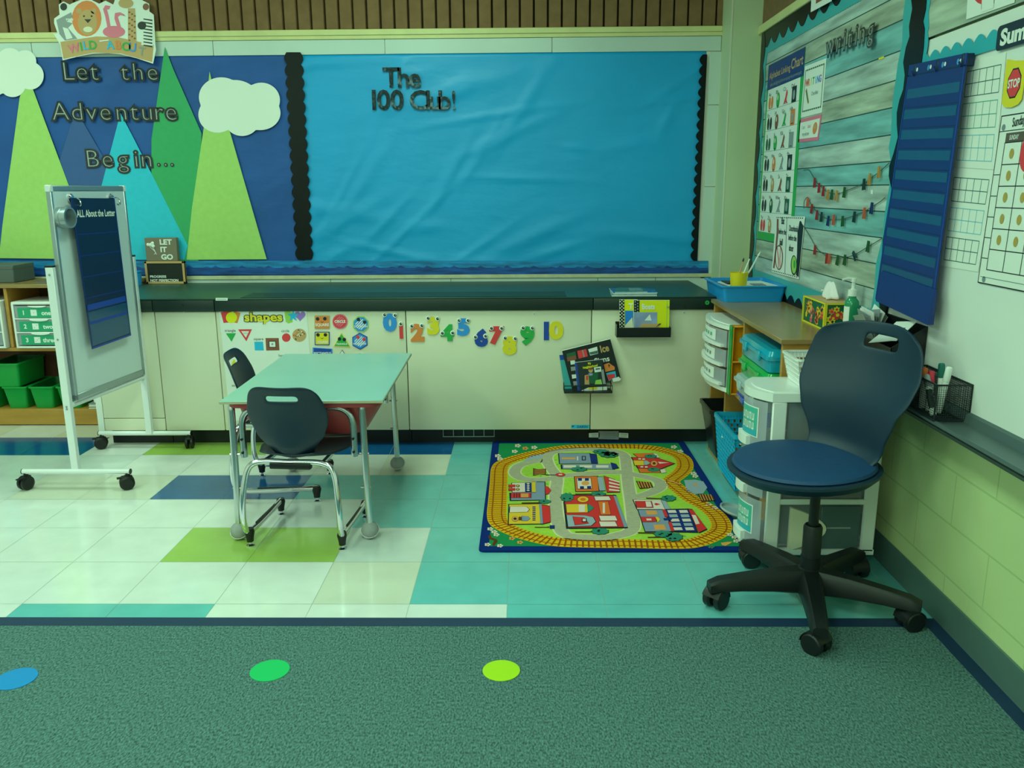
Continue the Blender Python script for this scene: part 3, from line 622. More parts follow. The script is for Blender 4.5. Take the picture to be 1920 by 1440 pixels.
a0, b0 = PM.uv(*z6(1550, 348)); t = thing('number_magnet', 'number 10 magnet, navy one joined to a yellow zero, without eyes', 'magnet', M=PM.mat(a0, b0, .0003), group='number magnets')
q = V(PM.uv(*z6(1503, 350)))-V((a0, b0)); mb = MB(); mb.text('1', q.x, q.y, .076, 'navy', 0, .004, .07, sx=.95); mb.build('digit_one', t)
q = V(PM.uv(*z6(1583, 345)))-V((a0, b0)); mb = MB(); mb.text('0', q.x, q.y, .078, 'yellow', 0, .0042, .055, sx=1.15); mb.build('digit_zero', t)

# ================================================================== BOOK RACKS
def box_frame(u0, v0, u1, v1): return u0, v0, u1, v1
# solid black tray with books
P1 = BW(CY-.07); (u0, v0), (u1, v1) = P1.uv(1156, 632.5), P1.uv(1258, 614)
t = thing('book_rack', 'solid black magnetic tray holding yellow books', 'rack', (u0, CY-.001, v0)); m = MB(); W_ = u1-u0; H_ = v1-v0
m.box((0, -.072, 0), (W_, -.069, H_), 'bin_black', .001, 1); m.box((0, -.072, 0), (W_, 0, .003), 'bin_black'); m.box((0, -.072, 0), (.003, 0, H_+.012), 'bin_black'); m.box((W_-.003, -.072, 0), (W_, 0, H_), 'bin_black'); m.box((0, -.003, 0), (W_, 0, H_+.02), 'bin_black'); m.build('tray', t)
def book(name, label, P, px4, cover, th, d, art=None, group=None, cat='book'):
    s = Sheet(P, px4, cover, th, 'label_white')
    if art: art(s)
    return s.done(name, label, cat, d=d, group=group)
def z7(x, y): return (1130+x/11.08, 520+y/11.08)
def art_polka(s, big=False):
    s.rel(0, 0, .27, 1, 'dark')
    for i in range(3):
        for k in range(9): s.circ(s.W*(.04+.09*i), s.H*(.06+.11*k+(.05 if i % 2 else 0)), .0035, 'cream', 2, n=8)
def art_boats(s):
    s.rel(0, 0, .16, 1, 'dark')
    for i in range(2):
        for k in range(11): s.circ(s.W*(.04+.07*i), s.H*(.05+.09*k+(.04 if i else 0)), .0022, 'white', 2, n=8)
    s.rel(.0, .02, .66, .62, 'pond_p', 3); s.rel(.01, .04, .65, .6, 'sky_p', 4); s.poly([(s.W*.08, s.H*.05), (s.W*.25, s.H*.26), (s.W*.78, s.H*.24), (s.W*.64, s.H*.05)], 'tan', 5); s.poly([(s.W*.62, s.H*.12), (s.W*.78, s.H*.25), (s.W*.72, s.H*.25), (s.W*.6, s.H*.1)], 'dark', 6)
    s.poly([(s.W*.3, s.H*.35), (s.W*.45, s.H*.55), (s.W*.5, s.H*.35)], 'white', 5)
    s.text('Boats', s.W*.41, s.H*.80, s.H*.17, 'white', 6, .03, fit=s.W*.36); s.rel(.92, .0, .94, 1, 'green_light', 2); s.text('16', s.W*.97, s.H*.78, s.H*.08, 'navy', 5)
C('pond_p', (120, 165, 150)); C('sky_p', (110, 150, 165), noise=(20, .2)); C('boat_sky', (20, 120, 180))
book('picture_book', 'yellow book with a black spotted spine, behind the Boats book', BW(CY-.03), [z7(345, 458), z7(720, 458), z7(720, 1090), z7(345, 1075)], 'yellow_bright', .012, .0, lambda s: (art_polka(s), s.rel(.3, .0, .75, .64, 'boat_sky', 3), s.poly([(s.W*.3, s.H*.05), (s.W*.3, s.H*.14), (s.W*.7, s.H*.42), (s.W*.75, s.H*.05)], 'cream', 4), s.text('T', s.W*.62, s.H*.79, s.H*.17, 'white', 5, .03)), 'yellow books in the black tray')
book('picture_book', 'yellow Boats book with a ship picture on its cover, in the black tray', BW(CY-.048), [z7(640, 470), z7(1383, 470), z7(1370, 1110), z7(640, 1110)], 'yellow_bright', .012, .0, art_boats, 'yellow books in the black tray')
# magazines lying on the worktop
PT2 = FL(CT)
def flatbook(label, px4, z, th, cover, art=None, rot=0):
    s = Sheet(FL(CT+z), px4, cover, th, 'label_white')
    if art: art(s)
    return s.done('booklet', label, 'book', d=.0003, group='booklets lying on the worktop')
C('booklet_blue', (25, 90, 120), .25, noise=(30, .6, 5)); C('booklet_grey', (90, 135, 110), .25, noise=(22, .3, 5)); C('booklet_green', (45, 110, 75), .25, noise=(28, .6, 5))
flatbook('lowest pale booklet of the pile on the worktop above the yellow books', [z7(150, 290), z7(1110, 300), z7(1130, 390), z7(190, 395)], 0, .004, 'booklet_grey')
flatbook('blue booklet in the middle of the pile on the worktop', [z7(135, 240), z7(1070, 250), z7(1140, 335), z7(230, 350)], .0045, .004, 'booklet_blue', lambda s: s.rel(.1, .2, .5, .8, 'booklet_green', 1))
flatbook('green topped booklet on top of the pile on the worktop', [z7(300, 228), z7(820, 225), z7(930, 312), z7(250, 322)], .009, .003, 'booklet_green', lambda s: s.rel(.45, .2, .9, .9, 'booklet_grey', 1))
# wire rack with the tilted books
def z8(x, y): return (1040+x/11.08, 620+y/11.08)
P2 = BW(CY-.085); a, b = P2.uv(*z8(200, 1295)); c_, d_ = P2.uv(*z8(1195, 1270)); _, e_ = P2.uv(*z8(200, 1135))
t = thing('book_rack', 'black wire rack holding a pile of tilted picture books', 'rack', (a, CY-.001, b)); W_ = c_-a; m = MB()
for z_ in (0, .035): m.tube([(0, 0, z_), (0, -.085, z_), (W_, -.085, z_), (W_, 0, z_)], .0022, 'black', 6)
for k in range(6): x_ = W_*k/5; m.tube([(x_, 0, .002), (x_, -.085, .002), (x_, -.085, .035)], .0016, 'black', 6)
for z_ in (.0, .035, .07, .12, .17): m.tube([(0, -.003, z_), (W_, -.003, z_)], .0016, 'black', 6)
for k in range(3): m.tube([(W_*k/2, -.003, 0), (W_*k/2, -.003, .17)], .0016, 'black', 6)
m.build('wire_basket', t); m = MB(); m.box((0, -.085, .001), (W_, -.001, .004), 'black'); m.build('base_plate', t)
def art_signs(s):
    def at(px, m_, l): s.ppoly([z8(*p) for p in px], m_, l)
    at([(240, 470), (425, 420), (450, 585), (265, 630)], 'green_dark', 2); at([(248, 540), (436, 500), (448, 582), (264, 625)], 'brown', 3); at([(465, 410), (650, 370), (685, 520), (495, 570)], 'red', 2); at([(560, 395), (585, 390), (620, 530), (600, 540)], 'grey', 3)
    at([(690, 375), (875, 320), (898, 465), (735, 505)], 'label_white', 2); at([(715, 440), (885, 400), (893, 460), (740, 490)], 'line_dark', 3)
    a_, b_ = V(s.P.uv(*z8(1030, 355)))-s.c; s.mb.text('Ice', a_, b_, .034, 'tan', s.z(3), 0, .03, rot=.24, sx=.75)
    a_, b_ = V(s.P.uv(*z8(975, 590)))-s.c; s.mb.text('Signs', a_, b_, .026, 'white', s.z(3), 0, .02, rot=.2)
    at([(1015, 690), (1120, 655), (1240, 740), (1240, 800), (1050, 845)], 'orange', 2); at([(1100, 700), (1125, 685), (1150, 710), (1130, 715), (1135, 750), (1120, 752), (1115, 718)], 'dark', 3); at([(1060, 870), (1255, 825), (1275, 950), (1120, 1030)], 'cyan', 2); at([(1080, 900), (1240, 880), (1250, 950), (1120, 1020)], 'red', 3)
    for k, (x, y) in enumerate(((365, 650), (375, 780), (395, 940), (425, 1080))): at([(x-45, y-40), (x+50, y-48), (x+60, y+30), (x-35, y+45)], 'label_white' if k % 2 == 0 else 'grey', 2)
book('picture_book', 'teal backed book at the very back of the wire rack', BW(CY-.008), [z8(95, 500), z8(800, 440), z8(900, 1235), z8(210, 1255)], 'border_teal', .006, 0, lambda s: s.rel(0, .86, 1, 1, 'navy', 1), 'books in the wire rack')
book('picture_book', 'large tilted black picture book titled Signs, in the wire rack', BW(CY-.022), [z8(150, 410), z8(1150, 165), z8(1360, 960), z8(375, 1255)], 'dark', .014, 0, art_signs, 'books in the wire rack')
def art_nb(s):
    def at(px, m_, l): s.ppoly([z8(*p) for p in px], m_, l)
    s.rel(0, 0, .08, 1, 'navy', 1)
    for tx, px_ in (('My', (720, 670)), ('Neighborhood', (735, 735))): a_, b_ = V(s.P.uv(*z8(*px_)))-s.c; s.mb.text(tx, a_, b_, .0105, 'yellow_bright', s.z(4), 0, .04, rot=.19, sx=.8)
    at([(810, 755), (955, 735), (970, 840), (830, 860)], 'label_white', 2); at([(845, 775), (935, 765), (938, 795), (848, 808)], 'line_dark', 3)
    at(ell(745, 810, 48, 55), 'tan', 2); at(ell(740, 770, 52, 38), 'brown', 3); at([(700, 870), (900, 860), (890, 1090), (730, 1090)], 'green_dark', 2); at([(700, 870), (790, 880), (780, 920), (715, 930)], 'sky_p', 3)
    at([(620, 920), (700, 900), (720, 1110), (620, 1110)], 'tan', 2); at([(650, 930), (690, 920), (690, 1020), (650, 1010)], 'red', 3); at([(850, 1020), (960, 1000), (985, 1105), (830, 1105)], 'green_light', 3)
    at([(960, 820), (1010, 790), (1060, 1100), (1000, 1100)], 'grey', 2); at([(550, 1235), (700, 1170), (1085, 1150), (1085, 1225), (560, 1245)], 'label_white', 3); at([(700, 1170), (880, 1160), (880, 1210), (700, 1215)], 'yellow', 4)
book('picture_book', 'smaller My Neighborhood book with a blue spine, front of the wire rack', BW(CY-.045), [z8(415, 655), z8(985, 590), z8(1090, 1240), z8(480, 1255)], 'ink', .009, 0, art_nb, 'books in the wire rack')
cut('bookmark', 'white arrow shaped bookmark sticking out of the Signs book', 'bookmark', [z8(1195, 1000), z8(1335, 955), z8(1352, 985), z8(1385, 1000), z8(1350, 1040), z8(1215, 1065)], 'white', 0, BW(CY-.038))

# ================================================================== RUG
def zr1(x, y): return (880+x/6, 810+y/6)
def zr2(x, y): return (1130+x/6, 810+y/6)
PR = FL(.0005); c = V(PR.uv(1150, 930)); s = Sheet(PR, [(925, 829), (1285, 830.5), (1405, 1036), (896, 1034)], 'rug_navy'); s.mb = MB(); s.th = .008
q = [V(PR.uv(*p))-s.c for p in ((925, 828), (1287, 830), (1406, 1037), (896, 1036))]; L_, B_, R_, T_ = q[3].x, q[3].y, q[1].x, q[1].y
L_ = (q[0].x+q[3].x)/2; R_ = (q[1].x+q[2].x)/2
s.mb.prism([(a, b) for a, b in rrect(L_, B_, R_, T_, .02, 4)], 0, .008, 'rug_navy'); s.mb.prism(rrect(L_+.035, B_+.035, R_-.035, T_-.035, .006, 3), .008, .0085, 'rug_green')
s.th = .0085
def up(p): return tuple(V(PR.uv(*p))-s.c)
def rp(px, m, l): s.mb.prism([up(p) for p in px], s.z(l), s.z(l), m)
def band(cl, w_, m, l, closed=True):
    n = len(cl); Lp, Rp = [], []
    for i in range(n):
        a = cl[i-1] if (closed or i) else cl[0]; b = cl[(i+1) % n] if (closed or i+1 < n) else cl[-1]; t_ = (b-a).normalized(); nn = V((-t_.y, t_.x, 0)); Lp.append(cl[i]+nn*w_/2); Rp.append(cl[i]-nn*w_/2)
    rng = n if closed else n-1
    s.mb.add([(p.x, p.y, s.z(l)) for p in Lp]+[(p.x, p.y, s.z(l)) for p in Rp], [((i+1) % n, i, i+n, (i+1) % n+n) for i in range(rng)], m)
def cpath(px, n=8, closed=True): return smooth_path([V((*up(p), 0)) for p in px], n, closed)
track = [zr1(1150, 192), zr1(860, 235), zr1(620, 290), zr1(430, 350), zr1(345, 420), zr1(330, 600), zr1(318, 800), zr1(310, 960), zr1(350, 1060), zr1(520, 1150), zr1(750, 1220), zr1(1000, 1265), zr1(1400, 1280), zr2(300, 1283), zr2(700, 1292), zr2(1000, 1280), zr2(1230, 1200), zr2(1335, 1110), zr2(1290, 980), zr2(1150, 860), zr2(1000, 780), zr2(900, 700), zr2(800, 620), zr2(770, 570), zr2(880, 480), zr2(925, 400), zr2(880, 300), zr2(700, 230), zr2(450, 190), zr2(100, 182)]
tc = cpath(track, 7)
s.mb.prism([(p.x, p.y) for p in tc], s.z(1), s.z(1), 'rug_lime'); band(tc, .078, 'rug_yellow', 2)
# sleepers and rails
acc = 0; last = 0
for i in range(len(tc)):
    a, b = tc[i], tc[(i+1) % len(tc)]; sl = (b-a).length; d = (b-a).normalized(); nn = V((-d.y, d.x, 0))
    while last < acc+sl:
        p = a+d*(last-acc); q1, q2 = p+nn*.036, p-nn*.036; s.mb.add([(q1.x+d.x*.0035, q1.y+d.y*.0035, s.z(3)), (q1.x-d.x*.0035, q1.y-d.y*.0035, s.z(3)), (q2.x-d.x*.0035, q2.y-d.y*.0035, s.z(3)), (q2.x+d.x*.0035, q2.y+d.y*.0035, s.z(3))], [(0, 1, 2, 3)], 'rug_rail_print' if 'rug_rail_print' in MT else 'rug_rail'); last += .021
    acc += sl
for sgn in (-1, 1):
    off = []
    n = len(tc)
    for i in range(n): t_ = (tc[(i+1) % n]-tc[i-1]).normalized(); off.append(tc[i]+V((-t_.y, t_.x, 0))*sgn*.019)
    band(off, .005, 'rug_rail', 4)
roads = [([zr1(985, 530), zr1(970, 700), zr1(975, 900), zr1(1010, 1080), zr1(1080, 1180), zr1(1250, 1210), zr1(1500, 1215), zr2(150, 1195), zr2(330, 1120), zr2(330, 900), zr2(285, 600), zr2(265, 400), zr2(235, 280), zr2(100, 230), zr1(1300, 215), zr1(1000, 235), zr1(880, 290), zr1(900, 400)], True),
         ([zr1(900, 400), zr1(840, 340), zr1(700, 360), zr1(560, 400), zr1(510, 480), zr1(590, 545), zr1(760, 560), zr1(980, 540)], False),
         ([zr1(980, 520), zr1(1250, 500), zr1(1500, 478), zr2(260, 475)], False), ([zr2(290, 490), zr2(480, 530), zr2(610, 570), zr2(650, 630), zr2(600, 680), zr2(450, 740), zr2(320, 760)], False)]
for pth, cl in roads:
    cc = cpath(pth, 6, cl); band(cc, .064, 'rug_kerb', 2+.3*roads.index((pth, cl)), cl)
for pth, cl in roads:
    cc = cpath(pth, 6, cl); band(cc, .05, 'rug_road', 4+.3*roads.index((pth, cl)), cl)
rp([zr1(690, 290), zr1(860, 262), zr1(820, 350), zr1(580, 372)], 'rug_pond_print', 3)
def P_(c_): return 'rug_'+c_+'_print'
def poly1(pts, c_, l, f=zr1): rp([f(*p) for p in pts], P_(c_), l)
def bld(pts, c_, l, f=zr1, g=5):
    cx_, cy_ = sum(p[0] for p in pts)/len(pts), sum(p[1] for p in pts)/len(pts)
    poly1([(cx_+(x-cx_)*(1+g/70), cy_+(y-cy_)*(1+g/70)) for x, y in pts], 'ink', l, f); poly1(pts, c_, l+1, f)
def R4(x0, y0, x1, y1): return [(x0, y0), (x1, y0), (x1, y1), (x0, y1)]
# police station (blue) top
bld([(1010, 265), (1350, 265), (1370, 375), (1020, 380)], 'blue', 5); bld([(1350, 268), (1430, 275), (1445, 380), (1375, 378)], 'navy', 5); bld([(1045, 392), (1590, 385), (1620, 445), (1050, 440)], 'blue', 5); bld([(1590, 370), (1650, 385), (1680, 430), (1610, 445)], 'navy', 7)
for x in (1060, 1240, 1425): poly1(R4(x, 400, x+140, 428), 'white', 7)
poly1(R4(1040, 312, 1195, 332), 'tan', 7); poly1(R4(1210, 300, 1225, 345), 'white', 7); poly1(R4(1265, 295, 1310, 345), 'ink', 7); poly1(R4(1275, 303, 1300, 337), 'blue', 8)
# left stores
bld([(480, 600), (700, 595), (705, 700), (485, 705)], 'white', 5); poly1([(625, 600), (700, 598), (702, 700), (628, 702)], 'navy', 7)
for k in range(4): poly1([(640, 612+k*24), (662, 602+k*24), (684, 612+k*24), (662, 622+k*24)], 'white', 8)
bld([(700, 592), (745, 590), (748, 705), (702, 705)], 'yellow', 6); bld([(747, 590), (845, 590), (852, 790), (470, 795), (465, 710), (748, 705)], 'blue', 5); bld([(852, 635), (890, 645), (920, 685), (895, 722), (860, 730)], 'red', 5)
for y in (620, 660): bld(R4(442, y, 515, y+28), 'red', 7); poly1(ell(545, y+14, 22, 14, 12), 'ink', 7); poly1(ell(545, y+14, 13, 8, 12), 'yellow', 8)
bld(R4(470, 715, 690, 770), 'red', 7); poly1(R4(580, 722, 665, 765), 'tan', 9)
for x in (500, 530, 558): poly1(R4(x, 718, x+9, 768), 'ink', 9)
bld([(450, 845), (790, 840), (800, 1060), (445, 1065)], 'yellow', 5); bld([(785, 838), (812, 838), (830, 1062), (800, 1062)], 'blue', 6); bld([(812, 845), (905, 865), (915, 1040), (835, 1060)], 'red', 5)
bld([(460, 870), (640, 870), (675, 900), (650, 930), (455, 935)], 'white', 7); bld(ell(515, 1008, 36, 30, 14), 'tan', 7); poly1(ell(515, 1008, 18, 14, 12), 'ink', 9); bld([(590, 975), (660, 980), (685, 1005), (655, 1030), (590, 1030)], 'blue', 7); poly1(R4(555, 985, 592, 1025), 'brown', 8)
for k in range(8): poly1(R4(710, 868+k*21, 745, 880+k*21), 'navy', 7)
# centre shop and fire station
bld([(1185, 530), (1440, 525), (1455, 690), (1200, 695)], 'orange', 5); bld([(1438, 535), (1500, 533), (1530, 688), (1465, 688)], 'pond', 7); bld([(1210, 550), (1365, 548), (1378, 665), (1220, 668)], 'white', 7); poly1(ell(1305, 605, 45, 24, 12), 'tan', 9)
for x, y in ((1222, 550), (1300, 550), (1245, 640), (1325, 638)): poly1(R4(x, y, x+44, y+28), 'navy', 9)
bld([(1515, 522), (1630, 560), (1680, 600), (1690, 700), (1550, 705)], 'red', 5)
for k in range(4): poly1([(1570, 545+k*40), (1690, 585+k*32), (1692, 600+k*32), (1572, 566+k*40)], 'white', 7)
bld([(1160, 742), (1620, 745), (1740, 1098), (1105, 1105), (1075, 820)], 'red', 5); bld([(1620, 742), (1655, 748), (1780, 1098), (1742, 1102)], 'blue', 5); bld(ell(1278, 788, 62, 32, 16), 'yellow', 7); poly1(ell(1278, 788, 32, 17, 14), 'orange', 9)
bld([(1088, 843), (1325, 840), (1332, 935), (1098, 938)], 'yellow', 7); bld([(1328, 848), (1355, 848), (1405, 882), (1350, 928), (1332, 925)], 'teal', 7); poly1(R4(1230, 850, 1300, 930), 'white', 9)
bld([(1405, 755), (1570, 755), (1590, 795), (1420, 800)], 'white', 7); bld([(1448, 810), (1560, 812), (1590, 960), (1480, 962)], 'orange', 7); poly1(R4(1500, 830, 1525, 945), 'white', 9)
for y in (975, 1040): bld([(1458, y), (1640, y), (1665, y+52), (1478, y+55)], 'white', 7)
bld([(1095, 965), (1300, 970), (1390, 990), (1420, 1040), (1370, 1085), (1112, 1098)], 'pond', 7); bld([(1165, 985), (1290, 995), (1340, 1060), (1190, 1080)], 'red', 9); poly1(R4(1265, 1005, 1320, 1050), 'ink', 11); poly1(R4(1275, 1012, 1310, 1040), 'white', 12)
# school, top right
bld([(345, 268), (560, 262), (620, 300), (420, 330)], 'orange', 5, zr2); bld([(400, 430), (620, 440), (650, 482), (420, 482)], 'orange', 5, zr2); bld([(330, 312), (620, 322), (800, 380), (650, 440), (400, 432)], 'red', 7, zr2); bld([(345, 348), (500, 350), (540, 378), (500, 402), (360, 402)], 'yellow', 9, zr2); bld([(462, 352), (505, 358), (532, 378), (500, 400), (465, 400)], 'pond', 11, zr2)
bld(ell(578, 382, 38, 30, 14), 'tan', 9, zr2); poly1(ell(578, 382, 18, 15, 12), 'brown', 11, zr2); poly1([(620, 362), (745, 372), (640, 385)], 'white', 9, zr2); bld([(570, 268), (605, 270), (640, 312), (600, 312)], 'white', 6, zr2); bld([(645, 450), (700, 442), (715, 480), (660, 490)], 'white', 6, zr2)
for x, y in ((400, 322), (445, 325), (425, 412), (475, 414)): poly1(R4(x, y, x+30, y+15), 'white', 9, zr2)
# hospital, bottom right
bld([(345, 790), (650, 792), (700, 900), (390, 898)], 'white', 5, zr2); bld([(365, 808), (545, 808), (565, 880), (385, 880)], 'red', 7, zr2); poly1([(480, 812), (538, 812), (555, 872), (492, 874)], 'white', 9, zr2); bld([(655, 792), (700, 795), (770, 900), (705, 900)], 'pond', 5, zr2)
poly1([(575, 838), (600, 828), (650, 842), (600, 856)], 'red', 7, zr2); bld([(400, 905), (670, 905), (800, 1148), (480, 1150)], 'blue', 6, zr2); poly1([(480, 915), (600, 915), (620, 958), (500, 962)], 'tan', 8, zr2); poly1([(570, 1075), (690, 1072), (715, 1130), (590, 1135)], 'tan', 8, zr2)
bld([(670, 905), (705, 905), (735, 985), (700, 988)], 'red', 8, zr2); bld([(735, 1045), (770, 1042), (805, 1148), (770, 1150)], 'red', 8, zr2); bld([(708, 905), (960, 900), (1060, 1155), (808, 1150), (740, 1000)], 'navy', 7, zr2)
for i in range(2):
    for k in range(5): x, y = 725+i*130+k*17, 912+k*49; poly1([(x, y), (x+92, y-2), (x+108, y+30), (x+14, y+32)], 'pond' if k % 2 else 'white', 10, zr2)
bld([(965, 900), (1010, 905), (1170, 1120), (1080, 1162)], 'red', 7, zr2); poly1([(1000, 965), (1045, 968), (1090, 1065), (1045, 1072)], 'white', 9, zr2); bld([(425, 988), (590, 988), (615, 1042), (445, 1045)], 'red', 9, zr2); bld([(590, 985), (625, 990), (645, 1022), (620, 1052), (605, 1045)], 'yellow', 9, zr2); poly1([(490, 1008), (545, 1008), (550, 1028), (495, 1030)], 'white', 11, zr2)
poly1([(680, 1005), (770, 1000), (780, 1022), (690, 1028)], 'navy', 11, zr2)
# pond, bridges, trees, flowers
poly1([(915, 565), (1040, 560), (1130, 580), (1175, 650), (1130, 715), (1040, 725), (945, 690)], 'pond', 3, zr2); poly1(ell(1045, 622, 22, 14, 12), 'tan', 4, zr2)
for x, y, f in ((380, 580, zr2), (1075, 725, zr2)):
    bld([(x, y), (x+155, y+15), (x+185, y+70), (x+40, y+85)], 'brown', 6, f)
    for k in range(5): poly1([(x+10+k*30, y+5), (x+20+k*30, y+5), (x+50+k*30, y+75), (x+40+k*30, y+75)], 'tan', 8, f)
bld([(722, 435), (775, 445), (858, 440), (855, 505), (790, 500), (722, 515)], 'brown', 6)
for k in range(5): poly1([(730, 447+k*14), (852, 447+k*12), (852, 451+k*12), (730, 451+k*14)], 'tan', 8)
bld([(720, 560), (880, 612), (870, 622), (715, 572)], 'tan', 8, zr2); poly1([(860, 505), (970, 508), (970, 514), (860, 512)], 'ink', 8); bld(ell(1025, 508, 52, 20, 16), 'red', 8); poly1(R4(1005, 502, 1045, 514), 'white', 10)
random.seed(5)
for cx_, cy_, rx, ry, f in ((1480, 245, 80, 22, zr1), (1590, 275, 70, 22, zr1), (1235, 445, 80, 24, zr1), (1100, 765, 68, 42, zr1), (1450, 725, 78, 22, zr1), (1470, 1150, 88, 32, zr1), (850, 812, 62, 20, zr1), (70, 280, 95, 30, zr2), (740, 775, 75, 30, zr2), (680, 1180, 95, 32, zr2), (800, 1215, 90, 42, zr2), (540, 300, 62, 20, zr2), (575, 450, 62, 20, zr2)):
    base = [(cx_+(rx+(.16*rx if k % 2 else 0))*cos(2*pi*k/18), cy_+(ry+(.2*ry if k % 2 else 0))*sin(2*pi*k/18)) for k in range(18)]; bld(base, 'teal', 8, f, 4)
    for k in range(4): poly1(ell(cx_+random.uniform(-.5, .5)*rx, cy_+random.uniform(-.5, .5)*ry, rx*.2, ry*.22, 8), 'ink' if k % 2 else 'teal', 10, f)
for pts, f in (([(1190, 722), (1380, 720), (1380, 728), (1190, 730)], zr1), ([(1190, 1152), (1400, 1150), (1400, 1158), (1190, 1160)], zr1), ([(390, 1158), (600, 1165), (600, 1176), (400, 1172)], zr2), ([(500, 1212), (720, 1205), (720, 1220), (510, 1222)], zr2), ([(485, 765), (670, 775), (670, 783), (490, 778)], zr2), ([(590, 822), (800, 818), (800, 830), (590, 838)], zr1), ([(735, 1098), (900, 1098), (900, 1106), (735, 1106)], zr1)): poly1(pts, 'brown', 7, f)
bld(R4(905, 1082, 958, 1118), 'navy', 8); 
for cx_, cy_, f, c_ in [(545, 175, zr1, 'white'), (510, 240, zr1, 'white'), (630, 205, zr1, 'tan'), (730, 195, zr1, 'white'), (345, 325, zr1, 'white'), (320, 290, zr1, 'white'), (235, 1118, zr1, 'white'), (280, 1150, zr1, 'white'), (305, 1183, zr1, 'white'), (205, 1295, zr1, 'white'), (345, 1308, zr1, 'white'), (480, 1225, zr1, 'tan'), (570, 1270, zr1, 'tan'), (800, 190, zr2, 'white'), (870, 240, zr2, 'white'), (1020, 490, zr2, 'white'), (1040, 520, zr2, 'white'), (1260, 880, zr2, 'white'), (1190, 840, zr2, 'white'), (1430, 1180, zr2, 'white'), (1480, 1210, zr2, 'white'), (1500, 1255, zr2, 'white'), (1220, 1320, zr2, 'teal')]:
    for k in range(5): a_ = 2*pi*k/5; poly1(ell(cx_+24*cos(a_), cy_+13*sin(a_), 13, 8, 8), c_, 3, f)
    poly1(ell(cx_, cy_, 8, 5, 8), 'yellow' if c_ == 'white' else 'red', 4, f)
for pts in ([(210, 1200), (240, 1180), (250, 1215), (310, 1235), (320, 1260), (280, 1310), (255, 1300), (280, 1250), (220, 1230)],): poly1(pts, 'brown', 3)
poly1([(1330, 1275), (1400, 1265), (1460, 1262), (1430, 1285), (1380, 1310), (1340, 1300)], 'tan', 3, zr2)
random.seed(8)
for k in range(60):
    a_, b_ = random.uniform(L_+.2, R_-.2), random.uniform(B_+.12, T_-.12); s.mb.prism(ell(a_, b_, .006, .004, 6), s.z(1)+.0001, s.z(1)+.0001, 'rug_teal_print')
s.done('play_rug', 'green children\'s play rug with roads, yellow railway and buildings', 'rug')

# spots on the carpet
for (x, y, r_, m, lb) in ((506, 1257, .052, 'dot_green', 'green round floor spot, middle of the three on the carpet'), (940, 1257, .05, 'dot_lime', 'lime round floor spot, rightmost on the carpet'), (30, 1272.5, .052, 'dot_blue', 'blue round floor spot cut by the left edge of the photo')):
    a, b = FL(.005).uv(x, y); mb = MB(); mb.lathe([(r_, 0), (r_, .0015), (r_*.97, .002)], m, n=40); tag(mb.build('floor_spot', loc=(a, b, .0042)), lb, 'floor marker', 'round spots on the carpet')

# ================================================================== FURNITURE
def part(mb, name, t, label=None):
    o = mb.build(name, t)
    if label: o['label'] = label
    return o
def shell(name, parent, rows, cols, fn, m, th=.006, hole=None, sub=2, label=None, M=None):
    vs = [fn(i/(rows), j/(cols)) for i in range(rows+1) for j in range(cols+1)]
    fs = [(i*(cols+1)+j, i*(cols+1)+j+1, (i+1)*(cols+1)+j+1, (i+1)*(cols+1)+j) for i in range(rows) for j in range(cols) if not (hole and hole(i, j))]
    mb = MB(M); mb.add(vs, fs, m, True); o = mb.build(name, parent)
    sd = o.modifiers.new('t', 'SOLIDIFY'); sd.thickness = th; sd.offset = 0
    sb = o.modifiers.new('s', 'SUBSURF'); sb.levels = sb.render_levels = sub
    if label: o['label'] = label
    return o
def lerp_tab(tab, t):
    for (a, va), (b, vb) in zip(tab, tab[1:]):
        if t <= b: k = (t-a)/(b-a); k = k*k*(3-2*k); return va+(vb-va)*k
    return tab[-1][1]
# --- desk
t = thing('student_desk', 'small kids desk with an aqua top, red tub and tennis balls on its legs', 'desk', (-.797, 3.285, 0), R(1)); DZ = .54
m = MB(); m.box((-.288, -.44, DZ-.012), (.288, .44, DZ), 'desk_top', .0025, 1); m.box((-.2885, -.4405, DZ-.010), (.2885, .4405, DZ-.003), 'desk_edge'); part(m, 'tabletop', t)
m = MB(); rings = []
for z_, hx, hy, r_ in ((DZ-.0125, .272, .425, .05), (DZ-.03, .272, .425, .05), (DZ-.034, .252, .385, .05), (.47, .245, .375, .05), (.40, .205, .34, .06), (.383, .185, .32, .05)): rings.append([(x, y, z_) for x, y in rrect(-hx, -hy, hx, hy, r_, 5)])
m.loft(rings, 'desk_tub'); part(m, 'storage_tub', t)
LX = .246; LY = .39
for sx in (-1, 1):
    for sy in (-1, 1):
        x, y = sx*(LX-.012)-.030, sy*LY; xb = x+sx*.008
        pth = fillet([(xb, y-sy*.0, .04), (x, y, .47), (x, y, .518), (x, y-sy*.07, .518)], .05, 6); m = MB(); m.tube(pth, .0125, 'chrome_dull', 12)
        for z_ in (.20, .33): m.cyl((x-.018, y, z_), (x+.018, y, z_), .004, 'chrome', n=8)
        leg = part(m, 'leg', t); m = MB(); m.ball((xb, y, .033), .033, 'ball_grey', 20)
        ring = [(xb+.0334*cos(a), y+.0334*sin(a)*.75*1, .033+.0334*sin(a)*.66) for a in [2*pi*k/24 for k in range(24)]]
        m.tube(ring, .0016, 'ball_line', 5, closed=True); part(m, 'tennis_ball', leg, 'grey tennis ball foot')
